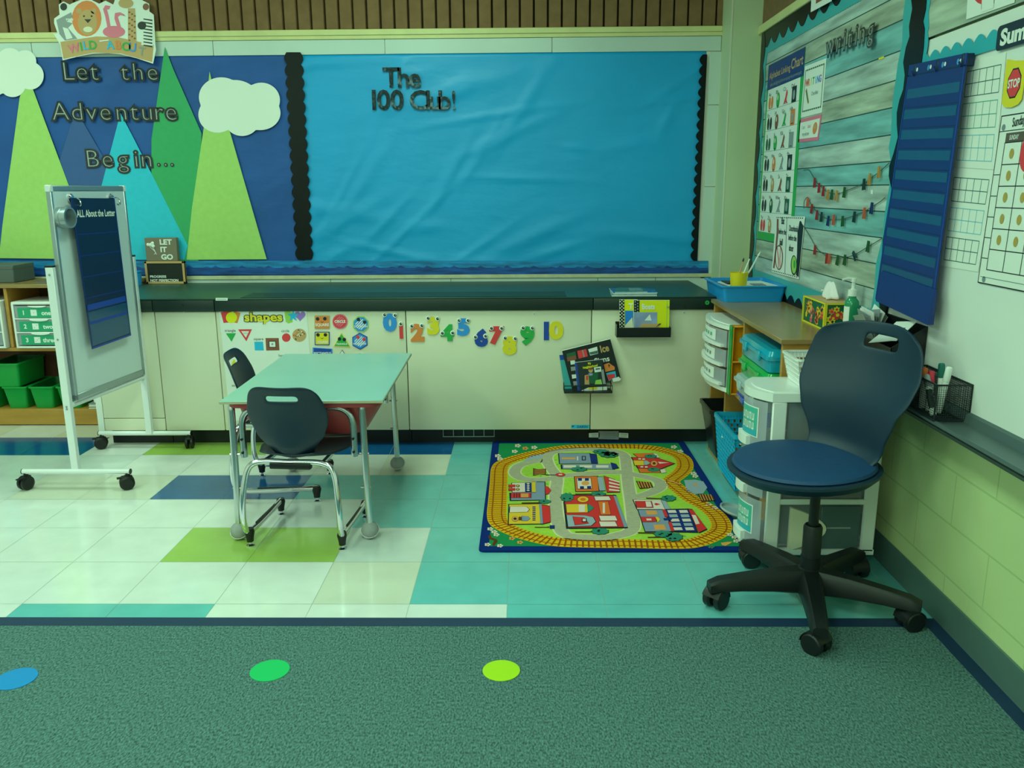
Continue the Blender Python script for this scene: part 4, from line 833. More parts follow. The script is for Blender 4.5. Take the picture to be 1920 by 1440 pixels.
for sy in (-1, 1):
    y = sy*(LY+.002); x = LX-.046; pth = fillet([(-x-.030, y, .32), (-x-.030, y, .505), (x-.030, y, .505), (x-.030, y, .32)], .075, 8); m = MB(); m.tube(pth, .012, 'chrome_dull', 12)
    for sx in (-1, 1):
        for z_ in (.34, .39): m.cyl((sx*x-.030, y-.018, z_), (sx*x-.030, y+.018, z_), .005, 'caster_black', n=8)
    part(m, 'leg_bracket', t)
# --- student chairs
def student_chair(label, loc, rz):
    t = thing('student_chair', label, 'chair', loc, rz, group='small navy student chairs'); s_ = .172
    half = [(s_, .155, .058), (s_, -.10, .052), (s_+.004, -.175, .072), (s_+.004, -.185, .17), (s_-.012, -.165, .285), (s_-.055, -.155, .322), (0, -.15, .322)]
    R_ = smooth_path([V(p) for p in half], 7); L_ = [V((-p.x, p.y, p.z)) for p in reversed(R_[:-1])]
    m = MB(); m.tube(R_+L_, .011, 'chrome', 12); part(m, 'frame', t)
    for sx in (-1, 1):
        m = MB(); m.tube(smooth_path([V((sx*.11, -.155, .318)), V((sx*.105, -.05, .314)), V((sx*.10, .13, .316))], 6), .009, 'chrome', 10); part(m, 'seat_rail', t)
        m = MB(); m.box((sx*s_-.004, -.09, .060), (sx*s_+.004, .135, .0665), 'caster_black'); part(m, 'runner_strip', t)
    m = MB(); m.tube([(-.10, .0, .316), (.10, .0, .316)], .009, 'chrome', 8); part(m, 'cross_tube', t)
    m = MB(); m.box((-.075, -.168, .30), (.075, -.14, .324), 'caster_black', .005); part(m, 'rear_bracket', t)
    for sx in (-1, 1):
        for y in (-.155, .15):
            m = MB(); m.loft([[(sx*s_+a*q[0], y+a*q[1]*1.1, z_) for q in [(cos(2*pi*k/12), sin(2*pi*k/12)) for k in range(12)]] for z_, a in ((.018, .012), (.03, .013), (.055, .018), (.068, .014))], 'caster_black'); f = part(m, 'foot_cap', t)
            m = MB(); m.lathe([(.015, 0), (.015, .004), (.006, .008), (.006, .02)], 'chrome', (sx*s_, y, 0)); part(m, 'glide', f)
    wt = [(0, .068), (.12, .082), (.3, .124), (.5, .144), (.62, .147), (.8, .134), (.93, .118), (1, .106)]
    def back(a, b):
        u = b*2-1; z = .335+.28*a; wd = lerp_tab(wt, a); dip = -.006*max(0, a-.85)/.15*(1-u*u)
        corner = .016*max(0, (a-.88)/.12)*(abs(u)**6)
        y = -.165-.055*a+.02*sin(pi*a)+.038*(u*u)*(1-.5*a)
        if a < .12: y += .03*(1-a/.12)
        return (u*wd, y, z+dip-corner)
    shell('backrest', t, 14, 14, back, 'shell_navy', .008, hole=lambda i, j: i == 11 and 4 <= j <= 9, sub=2)
    def seat(a, b):
        u = b*2-1; y = -.155+.335*a; wd = lerp_tab([(0, .085), (.2, .145), (.5, .172), (.85, .165), (1, .14)], a)
        z = .338+.010*u*u-.012*sin(pi*a)-.028*max(0, (a-.8)/.2)**2+.012*max(0, (.15-a)/.15)
        return (u*wd, y-.01*abs(u)**4*(1 if a > .9 else 0), z)
    shell('seat', t, 12, 12, seat, 'shell_navy', .009)
    return t
student_chair('small navy plastic chair at the near end of the desk, back to the camera', (-.818, 2.968, 0), R(-5))
student_chair('small navy plastic chair with chrome legs, tucked under the left side of the desk', (-1.03, 3.44, 0), R(-90+4))

# --- office chair
OC = V((.871, 2.393, 0)); t = thing('office_chair', 'navy swivel chair with a five-star black base and padded seat', 'chair', OC, 0)
m = MB(); m.lathe([(.0, .062), (.05, .062), (.05, .07), (.046, .115), (.03, .125), (.03, .16)], 'office_black', n=28); m.lathe([(.028, .115), (.028, .255), (.024, .262)], 'office_black', n=24); part(m, 'base_hub', t)
m = MB(); m.lathe([(.015, .25), (.015, .40)], 'office_black', n=20); m.lathe([(.05, .395), (.03, .385), (.03, .40)], 'office_black', n=20); part(m, 'gas_stem', t)
for k in range(5):
    a = R(185.4-72*0+72*k); Mt = Matrix.Rotation(a, 4, 'Z'); m = MB(Mt); rings = []
    for x, hw, z0_, z1_ in ((.03, .036, .050, .122), (.12, .031, .058, .118), (.22, .027, .062, .108), (.285, .025, .060, .100), (.315, .022, .056, .088)):
        rings.append([(x, hw*c, (z0_+z1_)/2+(z1_-z0_)/2*s2) for c, s2 in ((-1, -.8), (-.8, -1), (.8, -1), (1, -.8), (.9, .6), (.6, 1), (-.6, 1), (-.9, .6))])
    m.loft(rings, 'office_black'); leg = part(m, 'leg', t)
    for i2, off in ((0, 0),):
        ca = R(38 if k in (0, 1) else 20)+k*.2; Mc = Mt @ Matrix.Translation((.295, 0, 0)) @ Matrix.Rotation(ca, 4, 'Z'); mc = MB(Mc)
        mc.cyl((0, 0, .04), (0, 0, .075), .009, 'office_black')
        for sy in (-1, 1):
            mc.tube([(-.008, sy*.006, .032), (-.008, sy*.012, .032), (-.008, sy*.027, .032), (-.008, sy*.031, .032)], [.026, .032, .032, .027], 'office_black', 24)
        arc = [(-.008+.035*cos(q), .035*sin(q)+.032) for q in [R(20+160*k2/8) for k2 in range(9)]]; inn = [(-.008+.033*cos(q), .033*sin(q)+.032) for q in [R(180-160*k2/8) for k2 in range(9)]]
        po = arc+inn; mc2 = MB(Mc @ Matrix.Rotation(pi/2, 4, 'X')); mc2.prism(po, -.029, .029, 'office_black'); mc.v += mc2.v; o_ = len(mc.v)-len(mc2.v); mc.f += [[i+o_ for i in f] for f in mc2.f]; mc.mi += [mc.mid('office_black')]*len(mc2.f); mc.sm += [False]*len(mc2.f)
        part(mc, 'caster', leg)
SR = Matrix.Translation((-.042, .005, 0)) @ Matrix.Rotation(R(113), 4, 'Z')      # seat frame: +Y is the front of the chair
def oseat(r, a, z, sx=.215, sy=.225): return (r*sx*cos(a), r*sy*sin(a), z)
m = MB(SR); n = 40; prof = [(.02, .395), (.55, .402), (.9, .425), (1.0, .448), (1.0, .456), (.97, .458), (.5, .45), (.02, .448)]
m.loft([[oseat(r, 2*pi*k/n, z-.010*max(0, sin(2*pi*k/n))*r**3) for k in range(n)] for r, z in prof], 'office_shell'); part(m, 'seat_shell', t)
m = MB(SR); prof = [(.02, .449), (.90, .455), (.935, .462), (.91, .470), (.75, .476), (.4, .473), (.02, .471)]
m.loft([[oseat(r, 2*pi*k/n, z-.010*max(0, sin(2*pi*k/n))*r**3+.0) for k in range(n)] for r, z in prof], 'office_pad'); part(m, 'seat_pad', t, 'blue upholstered seat pad')
wt2 = [(0, .125), (.08, .140), (.2, .156), (.38, .190), (.56, .222), (.68, .228), (.82, .216), (.93, .198), (1, .172)]
def oback(a, b):
    u = b*2-1; wd = lerp_tab(wt2, a); z = .438+.425*a
    y = -.165-.012*a-.085*a+.055*math.exp(-((a-.42)/.22)**2)*.6+.055*u*u*(.5+.6*a)
    if a < .15: y += .07*(1-a/.15)**2; z += .0
    corner = .03*max(0, (a-.8)/.2)**2*abs(u)**3
    return (u*wd, y, z-corner)
SRb = SR @ Matrix.Translation((0, -.008, 0))
shell('backrest', t, 22, 16, oback, 'office_shell', .010, hole=lambda i, j: i in (18, 19) and 5 <= j <= 9, sub=2, M=SRb)

# --- rolling whiteboard easel
EL = V((-1.915, 3.72, 0)); TR_ = Matrix.Translation(-EL)
t = thing('rolling_whiteboard', 'white framed rolling whiteboard easel with black casters, in front of the cabinets', 'whiteboard', EL)
EP = Plane((-1.936, 3.46, 0), (.103, .995, 0), (0, 0, 1)); UL = .543
def ew(a, b, d): p = EP.P0+EP.u*a+EP.v*b+EP.n*d; return p
ME = TR_ @ EP.mat()
m = MB(ME); m.box((.012, .40, -.007), (UL-.012, 1.275, .0065), 'board_white'); part(m, 'board_panel', t)
m = MB(ME); fr = .017
for a0_, b0_, a1_, b1_ in ((0, .388, fr, 1.288), (UL-fr, .388, UL, 1.288), (0, .388, UL, .388+fr*1.6), (0, 1.288-fr*1.3, UL, 1.288)): m.box((a0_, b0_, -.011), (a1_, b1_, .011), 'alu', .003, 1)
for a_, b_ in ((0.004, 1.27), (UL-.012, 1.27)): m.box((a_-.006, b_-.008, -.0125), (a_+.016, b_+.02, .0125), 'frame_white', .003, 1)
part(m, 'board_frame', t)
def post(P0_, x0, x1, top, cs):
    pass
PN = [(-1.955, 3.44), (-1.885, 4.015)]; BARS = [((-2.185, 3.43), (-1.715, 3.43)), ((-2.145, 4.02), (-1.68, 4.02))]
for k in range(2):
    px_, py_ = PN[k]; m = MB(TR_); m.box((px_-.016, py_-.012, .078), (px_+.016, py_+.012, .963), 'frame_white', .002, 1); m.box((px_-.0165, py_-.0125, .96), (px_+.0165, py_+.0125, .967), 'caster_black')
    for z_ in (.93, .66, .37, .36): m.lathe([(.005, 0), (.004, .002)], 'chrome', (0, 0, 0)) if False else m.cyl((px_, py_-.0122, z_), (px_, py_-.0145, z_), .0045, 'alu', n=8)
    part(m, 'post', t)
    (ax, ay), (bx, by) = BARS[k]; m = MB(TR_); m.tube([(ax, ay, .08), (bx, by, .08)], .0115, 'frame_white', 12); m.cyl((bx, by, .08), (bx+.003, by, .08), .012, 'caster_black'); m.cyl((ax-.003, ay, .08), (ax, ay, .08), .012, 'caster_black'); foot = part(m, 'foot_bar', t)
    for i2, (cx_, cy_, an) in enumerate(((ax+.012, ay, (1.2, .35)[k]), (bx-.012, by, (.5, -1.35)[k]))):
        m = MB(TR_ @ Matrix.Translation((cx_, cy_, 0)) @ Matrix.Rotation(an, 4, 'Z')); m.cyl((0, 0, .055), (0, 0, .075), .010, 'caster_black')
        for sy in (-1, 1): m.tube([(-.006, sy*.004, .031), (-.006, sy*.007, .031), (-.006, sy*.017, .031), (-.006, sy*.021, .031)], [.024, .031, .031, .022], 'caster_black', 20)
        m.box((-.03, -.012, .045), (.018, .012, .062), 'caster_black', .006); m.box((-.045, -.010, .052), (-.028, .010, .058), 'caster_black', .002); part(m, 'caster', foot)
m = MB(TR_)
m.tube([(-1.95, 3.445, .37), (-1.885, 4.01, .37)], .012, 'frame_white', 8); part(m, 'cross_bar', t)
# things on the easel: pocket chart, hooks, round container
s = Sheet(EP.off(.034), [(131, 371), (214, 372), (245, 629), (172, 655)], 'chart_dark', .0015)
s.rel(0, 0, .03, 1, 'chart_navy', 1); s.rel(.97, 0, 1, 1, 'chart_navy', 1); s.rel(0, .26, 1, .30, 'navy', 1); s.rel(.03, .02, .97, .25, 'vinyl', 1); s.rel(.03, .165, .97, .185, 'navy', 2); s.rel(0, 0, 1, .012, 'navy', 2)
for k in range(4): s.rel(.03, .34+.14*k, .97, .35+.14*k, 'chart_navy', 2)
s.text('ALL About the Letter', s.W*.52, s.H*.90, s.H*.045, 'white', 3, .02, fit=s.W*.88)
s.done('pocket_chart', 'navy pocket chart titled All About the Letter, hanging on the rolling whiteboard', 'chart')
for px_, lb in (((129, 372), 'left chrome hook holding the pocket chart on the rolling whiteboard'), ((204, 371), 'right chrome hook holding the pocket chart on the rolling whiteboard')):
    a, b = EP.uv(*px_); m = MB(); m.lathe([(.02, 0), (.02, .006), (.012, .012)], 'chrome', n=20); m.tube(smooth_path([V((0, 0, .01)), V((0, -.002, .035)), V((0, -.018, .045)), V((0, -.03, .04)), V((0, -.028, .03))], 4), .0035, 'chrome', 8)
    tag(m.build('magnetic_hook', M=EP.mat(a, b, .0068)), lb, 'hook', 'magnetic hooks')
a, b = EP.uv(109, 408); m = MB(); m.loft([[(r*cos(2*pi*k/28), r*sin(2*pi*k/28), z_) for k in range(28)] for r, z_ in ((.043, 0), (.043, .02), (.041, .022), (.043, .024), (.043, .048), (.036, .048), (.036, .008), (.001, .008))], 'alu', caps=True)
tag(m.build('magnetic_container', M=EP.mat(a, b, .0068)), 'round metal container stuck to the rolling whiteboard beside the pocket chart', 'container')

# --- signs on the worktop against the board
PS = BW(4.745)
s = Sheet(PS, [(272.5, 488), (347, 488), (350, 529.5), (277, 530.5)], 'dark', .018, 'cream'); s.mb = MB(); sW, sH = s.W, s.H
hw, hh = s.W/2, s.H/2; t = thing('letter_board', 'small framed black letter board reading Progress not perfection, on the worktop', 'sign', M=PS.mat(s.c.x, CT+hh+.001, 0))
m = MB(); m.box((-hw, -hh, 0), (hw, hh, .012), 'black'); 
m.text('PROGRESS', -hw*.80, -hh*.36, .0125, 'white', .0128, 0, .03, 'L', sx=1.1); m.text('NOT PERFECTION', -hw*.80, -hh*.70, .0125, 'white', .0128, 0, .03, 'L', sx=1.08)
for k in range(12): m.box((-hw*.88, -hh*.8+k*hh*.14, .0121), (hw*.88, -hh*.8+k*hh*.14+.001, .0125), 'ink')
part(m, 'letter_panel', t); m = MB(); f_ = .012
for q in ((-hw, -hh, hw, -hh+f_), (-hw, hh-f_, hw, hh), (-hw, -hh, -hw+f_, hh), (hw-f_, -hh, hw, hh)): m.box((q[0], q[1], -.006), (q[2], q[3], .018), 'tan', .001, 1)
part(m, 'wooden_frame', t)
zt2 = CT+2*hh+.002; w2 = PS.uv(335, 487)[0]-PS.uv(276, 487)[0]; cxs = PS.uv(306, 487)[0]; h2 = PS.uv(300, 444.5)[1]-PS.uv(300, 488)[1]
t = thing('block_sign', 'grey square block sign reading Let it go, standing on the letter board', 'sign', M=PS.mat(cxs, zt2+h2/2, -.02))
m = MB(); m.box((-w2/2, -h2/2, 0), (w2/2, h2/2, .034), 'sign_grey', .002, 1); part(m, 'block', t); m = MB()
for w_, y_ in (('LET', .32), ('IT', .0), ('GO', -.32)): m.text(w_, -w2*.02, h2*y_, h2*.21, 'white', .0342, .001, .04, 'L', sx=1.1)
part(m, 'lettering', t); m = MB(Matrix.Translation((-w2*.27, h2*.1, .034)) @ Matrix.Rotation(.0, 4, 'Z'))
for x, y, r_ in ((-.022, .014, .010), (-.008, .013, .011), (.004, .022, .010), (.006, .006, .011)): m.ball((x, y, .002), r_, 'plastic_white', 10, .5)
for x, y in ((-.02, .01), (-.006, .008), (.006, .0)): m.tube([(x, y, .002), (.016, -.028, .002)], .0012, 'plastic_white', 5)
for x in (-.008, 0, .008): m.tube([(.016, -.028, .002), (.014+x, -.042, .002)], .0012, 'plastic_white', 5)
part(m, 'balloon_relief', t)
a, b = BW(4.68).uv(256, 512); m = MB(); m.loft([[(r*cos(2*pi*k/20), r*sin(2*pi*k/20), z_) for k in range(20)] for r, z_ in ((.022, 0), (.026, .07), (.030, .072), (.030, .078), (.026, .078), (.020, .006), (.001, .006))], 'tray_blue'); tag(m.build('plastic_cup', loc=(a, 4.68, CT)), 'small blue plastic cup half hidden behind the rolling whiteboard', 'cup')

# --- left bookcase
BX0, BX1, BY0, BY1 = -3.35, -2.175, 4.45, 4.77; t = thing('bookcase', 'low wooden bookcase on the left holding green bins and numbered drawers', 'bookcase', ((BX0+BX1)/2, BY0, 0)); TB = Matrix.Translation((-(BX0+BX1)/2, -BY0, 0)); BT = .785; SZ = .44
def bpart(a, b, name, m_='wood', bev=.002): m = MB(TB); m.box(a, b, m_, bev, 1); return part(m, name, t)
bpart((BX0-.01, BY0-.012, BT-.02), (BX1+.01, BY1, BT), 'top', 'wood_top'); bpart((BX0, BY0, 0), (BX0+.02, BY1, BT-.0205), 'side_panel'); bpart((BX1-.02, BY0, 0), (BX1, BY1, BT-.0205), 'side_panel')
bpart((BX0+.021, BY0, SZ-.02), (BX1-.021, BY1-.012, SZ), 'shelf'); bpart((BX0+.021, BY0+.01, .075), (BX1-.021, BY1-.012, .092), 'shelf'); bpart((BX0+.021, BY0, .005), (BX1-.021, BY0+.02, .090), 'plinth')
bpart((BX0+.021, BY1-.011, .02), (BX1-.021, BY1-.001, BT-.0205), 'back_panel', 'wood_dark', 0)
bpart((-2.800, BY0, SZ+.0005), (-2.782, BY1-.012, BT-.0205), 'divider')
def numbered_drawers(x0, x1, z0, z1, y, label, labels):
    t = thing('drawer_unit', label, 'drawer unit', ((x0+x1)/2, y, z0), group='small drawer units on the left bookcase'); w_, h_ = x1-x0, z1-z0; d_ = .26
    m = MB(); m.box((-w_/2, 0, h_-.016), (w_/2, d_, h_), 'plastic_white', .004, 1); m.box((-w_/2, 0, 0), (w_/2, d_, .010), 'plastic_white', .002, 1)
    for sx in (-1, 1): m.box((sx*w_/2, 0, .005), (sx*(w_/2-.012), d_, h_-.01), 'plastic_white', .002, 1)
    n_ = len(labels); dh = (h_-.03)/n_
    for k in range(1, n_): m.box((-w_/2+.01, .001, .012+dh*k-.003), (w_/2-.01, .02, .012+dh*k+.003), 'plastic_white')
    part(m, 'frame', t)
    for k, (d1, wd) in enumerate(labels):
        zc = .012+dh*(n_-1-k)+dh/2; m = MB(); m.box((-w_/2+.013, .004, zc-dh/2+.004), (w_/2-.013, d_-.01, zc+dh/2-.004), 'plastic_clear', .003, 1); dr = part(m, 'drawer', t)
        m = MB(Matrix.Translation((0, .002, zc)) @ Matrix.Rotation(pi/2, 4, 'X')); m.prism([(-.05, dh/2-.003)]+[(.05*sin(pi*(q/10-.5)), dh/2-.004-.009*cos(pi*(q/10-.5))) for q in range(11)]+[(.05, dh/2-.003)], 0, .006, 'plastic_white'); part(m, 'handle', dr)
        m = MB(Matrix.Translation((0, .0035, zc-.004)) @ Matrix.Rotation(pi/2, 4, 'X')); lw_, lh = w_*.39, dh*.36
        if wd:
            m.box((-lw_, -lh, 0), (lw_, lh, .0008), 'label_green'); m.text(d1, -lw_*.72, 0, lh*.85, 'white', .001, 0, .03); m.text(wd, lw_*.38, -.001, lh*.85, 'white', .001, 0, .03)
            q = lh*.62; m.box((-q-lw_*.22, -q, .0008), (q-lw_*.22, q, .001), 'white')
            for e in {1: [(0, 0)], 2: [(-.4, -.4), (.4, .4)], 3: [(-.5, -.5), (0, 0), (.5, .5)]}[int(d1)]: m.box((e[0]*q-.0015-lw_*.22, e[1]*q-.0015, .001), (e[0]*q+.0015-lw_*.22, e[1]*q+.0015, .0012), 'dark')
        else: m.box((lw_*.2, -lh, 0), (lw_*.9, lh, .0008), 'cyan')
        part(m, 'paper_label', dr)
    return t
C('label_green', (25, 150, 92), .5)
numbered_drawers(-2.755, -2.470, SZ+.001, .693, 4.425, 'white three drawer unit with green labels one, two, three, on the left bookcase', [('1', 'one'), ('2', 'two'), ('3', 'three')])
numbered_drawers(-3.16, -2.812, SZ+.001, .70, 4.425, 'white drawer unit with clear fronts, cut by the left edge of the photo', [('', ''), ('', ''), ('', '')])
def bin_(name, label, x, y, z, w_, d_, h_, m_, inner, taper=.80, rz=0, group=None, cat='bin', wall=.004, rim=.006):
    t = thing(name, label, cat, (x, y, z), rz, group)
    R2 = lambda sx, sy, z_, r_=.018: [(a, b, z_) for a, b in rrect(-w_/2*sx, -d_/2*sy, w_/2*sx, d_/2*sy, r_, 4)]
    k = 1-2*wall/w_; m = MB(); m.loft([R2(taper, (1+taper)/2, 0), R2(1, 1, h_*.93), R2(1+2*rim/w_, 1+2*rim/d_, h_*.93), R2(1+2*rim/w_, 1+2*rim/d_, h_), R2(k, 1-2*wall/d_, h_)], m_, caps=False); m.add(R2(taper, (1+taper)/2, 0), [tuple(reversed(range(20)))], m_)
    part(m, 'body', t); m = MB(); m.loft([R2(k, 1-2*wall/d_, h_), R2(k*taper, (1-2*wall/d_)*(1+taper)/2, wall)], inner, caps=False); m.add(R2(k*taper, (1-2*wall/d_)*(1+taper)/2, wall), [tuple(range(20))], inner); part(m, 'inner_wall', t); return t
gb = 'green bins on the left bookcase'; PL = BW(4.46)
for (px_, lb) in ((25, 'lower green bin at the left, with another bin stacked on it'), (75, 'open green bin in the middle of the lower shelf'), (126, 'green bin half hidden behind the rolling whiteboard')):
    x = PL.uv(px_+2, 745)[0]; bin_('storage_bin', lb, x, 4.60, .093, .132, .27, .125, 'bin_green', 'bin_green_shade', .78, group=gb)
x = PL.uv(-28, 745)[0]; bin_('storage_bin', 'green bin at the far left of the lower shelf, cut by the photo edge', x, 4.60, .093, .132, .27, .125, 'bin_green', 'bin_green_shade', .78, group=gb)
x = PL.uv(6, 700)[0]; bin_('storage_bin', 'upper green bin stacked on top of the other green bins', x, 4.598, .219, .165, .27, .13, 'bin_green', 'bin_green_shade', .92, group=gb)
a = BW(4.62).uv(0, 510)[0]; m = MB(); m.box((-.21, -.1, 0), (.135, .1, .095), 'grey_box', .004, 1); m.box((-.212, -.102, .07), (.137, .102, .096), 'grey_box', .004, 1); tag(m.build('cardboard_box', loc=(a, 4.62, BT)), 'dark grey green lidded box on top of the left bookcase', 'box')
m = MB()
for k in range(5): m.box((-.11+.004*(k % 2), -.1, k*.006), (.11-.003*(k % 3), .1, k*.006+.005), ('label_white', 'grey', 'cream')[k % 3])
tag(m.build('paper_pile', loc=(-2.31, 4.56, .093)), 'pile of papers low in the left bookcase behind the rolling whiteboard post', 'paper', kind=None)
m = MB(); m.box((-.08, -.09, 0), (.08, .09, .045), 'plastic_white', .003, 1)
for k in range(5): m.cyl((-.06+.03*k, -.0902, .02), (-.06+.03*k, -.0912, .02), .005, 'grey', n=8)
tag(m.build('game_box', loc=(-2.315, 4.56, .1235)), 'white dotted box on the paper pile behind the rolling whiteboard', 'box')

# --- right bookcase (stands along the right wall, open to the left)
QX0, QX1, QY0, QY1, QT = .90, 1.205, 2.90, 3.995, .745; t = thing('bookcase', 'wooden bookcase along the right wall with drawers, coloured cases and baskets', 'bookcase', (QX0, QY0, 0)); TB = Matrix.Translation((-QX0, -QY0, 0))
bpart((QX0-.012, QY0-.015, QT-.018), (QX1, QY1+.012, QT), 'top', 'wood_top'); bpart((QX0, QY0, 0), (QX1, QY0+.018, QT-.0185), 'side_panel'); bpart((QX0, QY1-.018, 0), (QX1, QY1, QT-.0185), 'side_panel')
bpart((QX0, QY0+.0185, .385), (QX1-.012, QY1-.0185, .401), 'shelf', 'wood'); bpart((QX0+.01, QY0+.0185, .012), (QX1-.012, QY1-.0185, .03), 'shelf'); bpart((QX0, QY0+.0185, 0), (QX0+.015, QY1-.0185, .03), 'plinth', 'wood')
bpart((QX0, 3.425, .4015), (QX1-.012, 3.443, QT-.0185), 'divider'); bpart((QX0, 3.685, .0305), (QX1-.012, 3.703, .3845), 'divider')
bpart((QX1-.011, QY0+.0185, .012), (QX1-.001, QY1-.0185, QT-.0185), 'back_panel', 'wood_side', 0)
# white three drawer unit, bowed front
def bowed_drawers(name, label, cat, x0, x1, y0, y1, z0, z1, n_, bow, mode, group=None):
    'x0..x1 depth (front at x0), y0..y1 width'
    t = thing(name, label, cat, (x0, (y0+y1)/2, z0), group=group); w_, h_, d_ = y1-y0, z1-z0, x1-x0; N = 12
    def fx(y, e=0): return -bow*(1-(2*y/w_)**2)-e
    def slab(m, za, zb2, e, m_, back=d_, shrink=0):
        hw_ = w_/2-shrink; pts = [(fx(-hw_+2*hw_*k/N, e), -hw_+2*hw_*k/N) for k in range(N+1)]+[(back, hw_), (back, -hw_)]; m.prism(pts, za, zb2, m_)
    m = MB(); tp = .028 if mode == 'big' else .016
    slab(m, h_-tp, h_, .004, 'plastic_white'); slab(m, h_, h_+.003, -.02, 'plastic_white', d_-.02, .02); part(m, 'lid', t)
    m = MB(); pw = .045 if mode == 'big' else .02; dh = (h_-tp-.02)/n_
    slab(m, 0, .018, 0, 'plastic_white')
    for sy in (-1, 1):
        m.box((-.002, sy*w_/2, .01), (pw, sy*(w_/2-.012), h_-tp), 'plastic_white', .004, 1); m.box((d_-pw, sy*w_/2, .01), (d_, sy*(w_/2-.012), h_-tp), 'plastic_white', .004, 1)
        for k in range(1, n_): m.box((0, sy*(w_/2-.001), .02+dh*k-.012), (d_, sy*(w_/2-.011), .02+dh*k+.006), 'plastic_white', .002, 1)
    part(m, 'frame', t)
    for k in range(n_):
        za, zb2 = .02+dh*k+.005, .02+dh*(k+1)-.006; m = MB(); hw_ = w_/2-.014
        pts = [(fx(-hw_+2*hw_*q/N, .002), -hw_+2*hw_*q/N) for q in range(N+1)]
        ring = lambda z_, sh: [(p[0]+sh, p[1]*(1-sh*2), z_) for p in pts]+[(d_-.02-sh, hw_*(1-sh*2), z_), (d_-.02-sh, -hw_*(1-sh*2), z_)]
        m.loft([ring(za, 0), ring(zb2, 0), ring(zb2, .004), ring(za+.004, .004)], 'plastic_window', caps=False, smooth=False); m.add([(p[0]-.0006, p[1], z_) for z_ in (za, zb2) for p in pts], [(q+1, q, q+N+1, q+N+2) for q in range(N)], 'plastic_clear'); m.add(ring(za, 0), [tuple(reversed(range(N+3)))], 'plastic_clear'); m.add(ring(za+.004, .004), [tuple(range(N+3))], 'plastic_clear'); dr = part(m, 'drawer', t)
        m = MB(); hb = .03 if mode == 'big' else .012; ew_ = .45 if mode == 'big' else .9
        pl_ = [(fx(-hw_*ew_+2*hw_*ew_*q/N, .016), -hw_*ew_+2*hw_*ew_*q/N) for q in range(N+1)]+[(fx(hw_*ew_, 0), hw_*ew_), (fx(0, -.004), 0), (fx(-hw_*ew_, 0), -hw_*ew_)]
        m.prism(pl_, za, za+hb, 'plastic_white'); part(m, 'handle', dr)
        # label follows the bowed face
        def lab(a0, a1, b0, b1, m_, e, mm): 
            P_l = [(fx(hw_*(a0+(a1-a0)*q/6), e), hw_*(a0+(a1-a0)*q/6)) for q in range(7)]; mm.add([(x, y, b0) for x, y in P_l]+[(x, y, b1) for x, y in P_l], [(q+1, q, q+7, q+8) for q in range(6)], m_)
        m = MB(); zr_ = zb2-za
        if mode == 'big':
            lab(-.75, .15, za+zr_*.2, za+zr_*.85, 'white', .0035, m); lab(-.71, .11, za+zr_*.225, za+zr_*.825, 'label_teal', .0042, m); lab(-.71, .11, za+zr_*.225, za+zr_*.36, 'border_aqua', .0046, m)
            random.seed(k)
            for r_ in range(2):
                for q in range(5):
                    a_ = -.60+q*.125; zz_ = za+zr_*(.63-.2*r_); lab(a_, a_+.03, zz_-.012, zz_+.012, 'white', .005, m); lab(a_, a_+.09, zz_+(.008 if q % 2 else -.012), zz_+(.013 if q % 2 else -.007), 'white', .005, m); lab(a_+.06, a_+.085, zz_-.012, zz_+.012, 'white', .005, m)
        else:
            lab(-.55, .6, za+zr_*.25, za+zr_*.9, 'label_white', .0035, m)
            for q in range(4): lab(-.35+.2*q, -.24+.2*q, za+zr_*.45, za+zr_*.65, 'line_green' if k == 2 else 'ink_soft', .0042, m)
        part(m, 'paper_label', dr)
    return t
bowed_drawers('drawer_unit', 'small white drawer unit with bowed front on the right bookcase shelf', 'drawer unit', .865, 1.15, 3.515, 3.93, .402, .69, 3, .045, 'small')
cart = bowed_drawers('drawer_cart', 'tall white rolling drawer cart behind the swivel chair', 'drawer cart', .80, 1.165, 2.63, 2.882, .055, .612, 3, .055, 'big')
for x in (.03, .33):
    for y in (-.1, .1):
        m = MB(Matrix.Translation((x, y, -.055))); m.cyl((0, 0, .03), (0, 0, .056), .008, 'caster_black')
        for sy in (-1, 1): m.tube([(0, sy*.004, .02), (0, sy*.016, .02)], .02, 'caster_black', 16)
        part(m, 'caster', cart)
# contents seen through the cart's side windows (papers inside)
m = MB(Matrix.Translation((.985, 2.6505, .50)) @ Matrix.Rotation(pi/2, 4, 'X')); m.box((-.13, -.08, 0), (.13, .083, .002), 'folder_grey'); m.text('Fall', -.02, -.022, .036, 'label_white', .0023, 0, .03, rot=pi-.06); m.prism(rrect(-.11, -.078, .045, .025, .03), .002, .0021, 'grey_box'); o = m.build('paper_folder'); tag(o, 'grey folder reading Fall upside down, inside the top cart drawer', 'folder')
m = MB(Matrix.Translation((.985, 2.6505, .30)) @ Matrix.Rotation(pi/2, 4, 'X')); m.box((-.13, -.07, 0), (.13, .075, .002), 'grey_box')
for k, q in enumerate((-.07, -.035, 0, .05)): m.prism(rrect(q-.013, -.04, q+.013, -.008, .006), .0021, .0024, 'label_white')
tag(m.build('paper_folder'), 'dark grey folder with white letters inside the middle cart drawer', 'folder')
m = MB(Matrix.Translation((.985, 2.6505, .145)) @ Matrix.Rotation(pi/2, 4, 'X')); m.prism([(-.1+.13*(1-((q/12-.5)*2)**2)*.9, -.075+.15*q/12) for q in range(13)]+[(-.104, .075), (-.104, -.075)], 0, .02, 'cream'); m.box((.0, -.08, -.004), (.13, .08, .012), 'folder_grey', .002, 1); m.box((-.13, -.08, -.012), (.01, .08, -.006), 'folder_grey'); m.box((.02, .0, .012), (.1, .006, .0125), 'grey'); tag(m.build('paper_stack'), 'cream rounded paper and grey sheets inside the bottom cart drawer', 'paper')
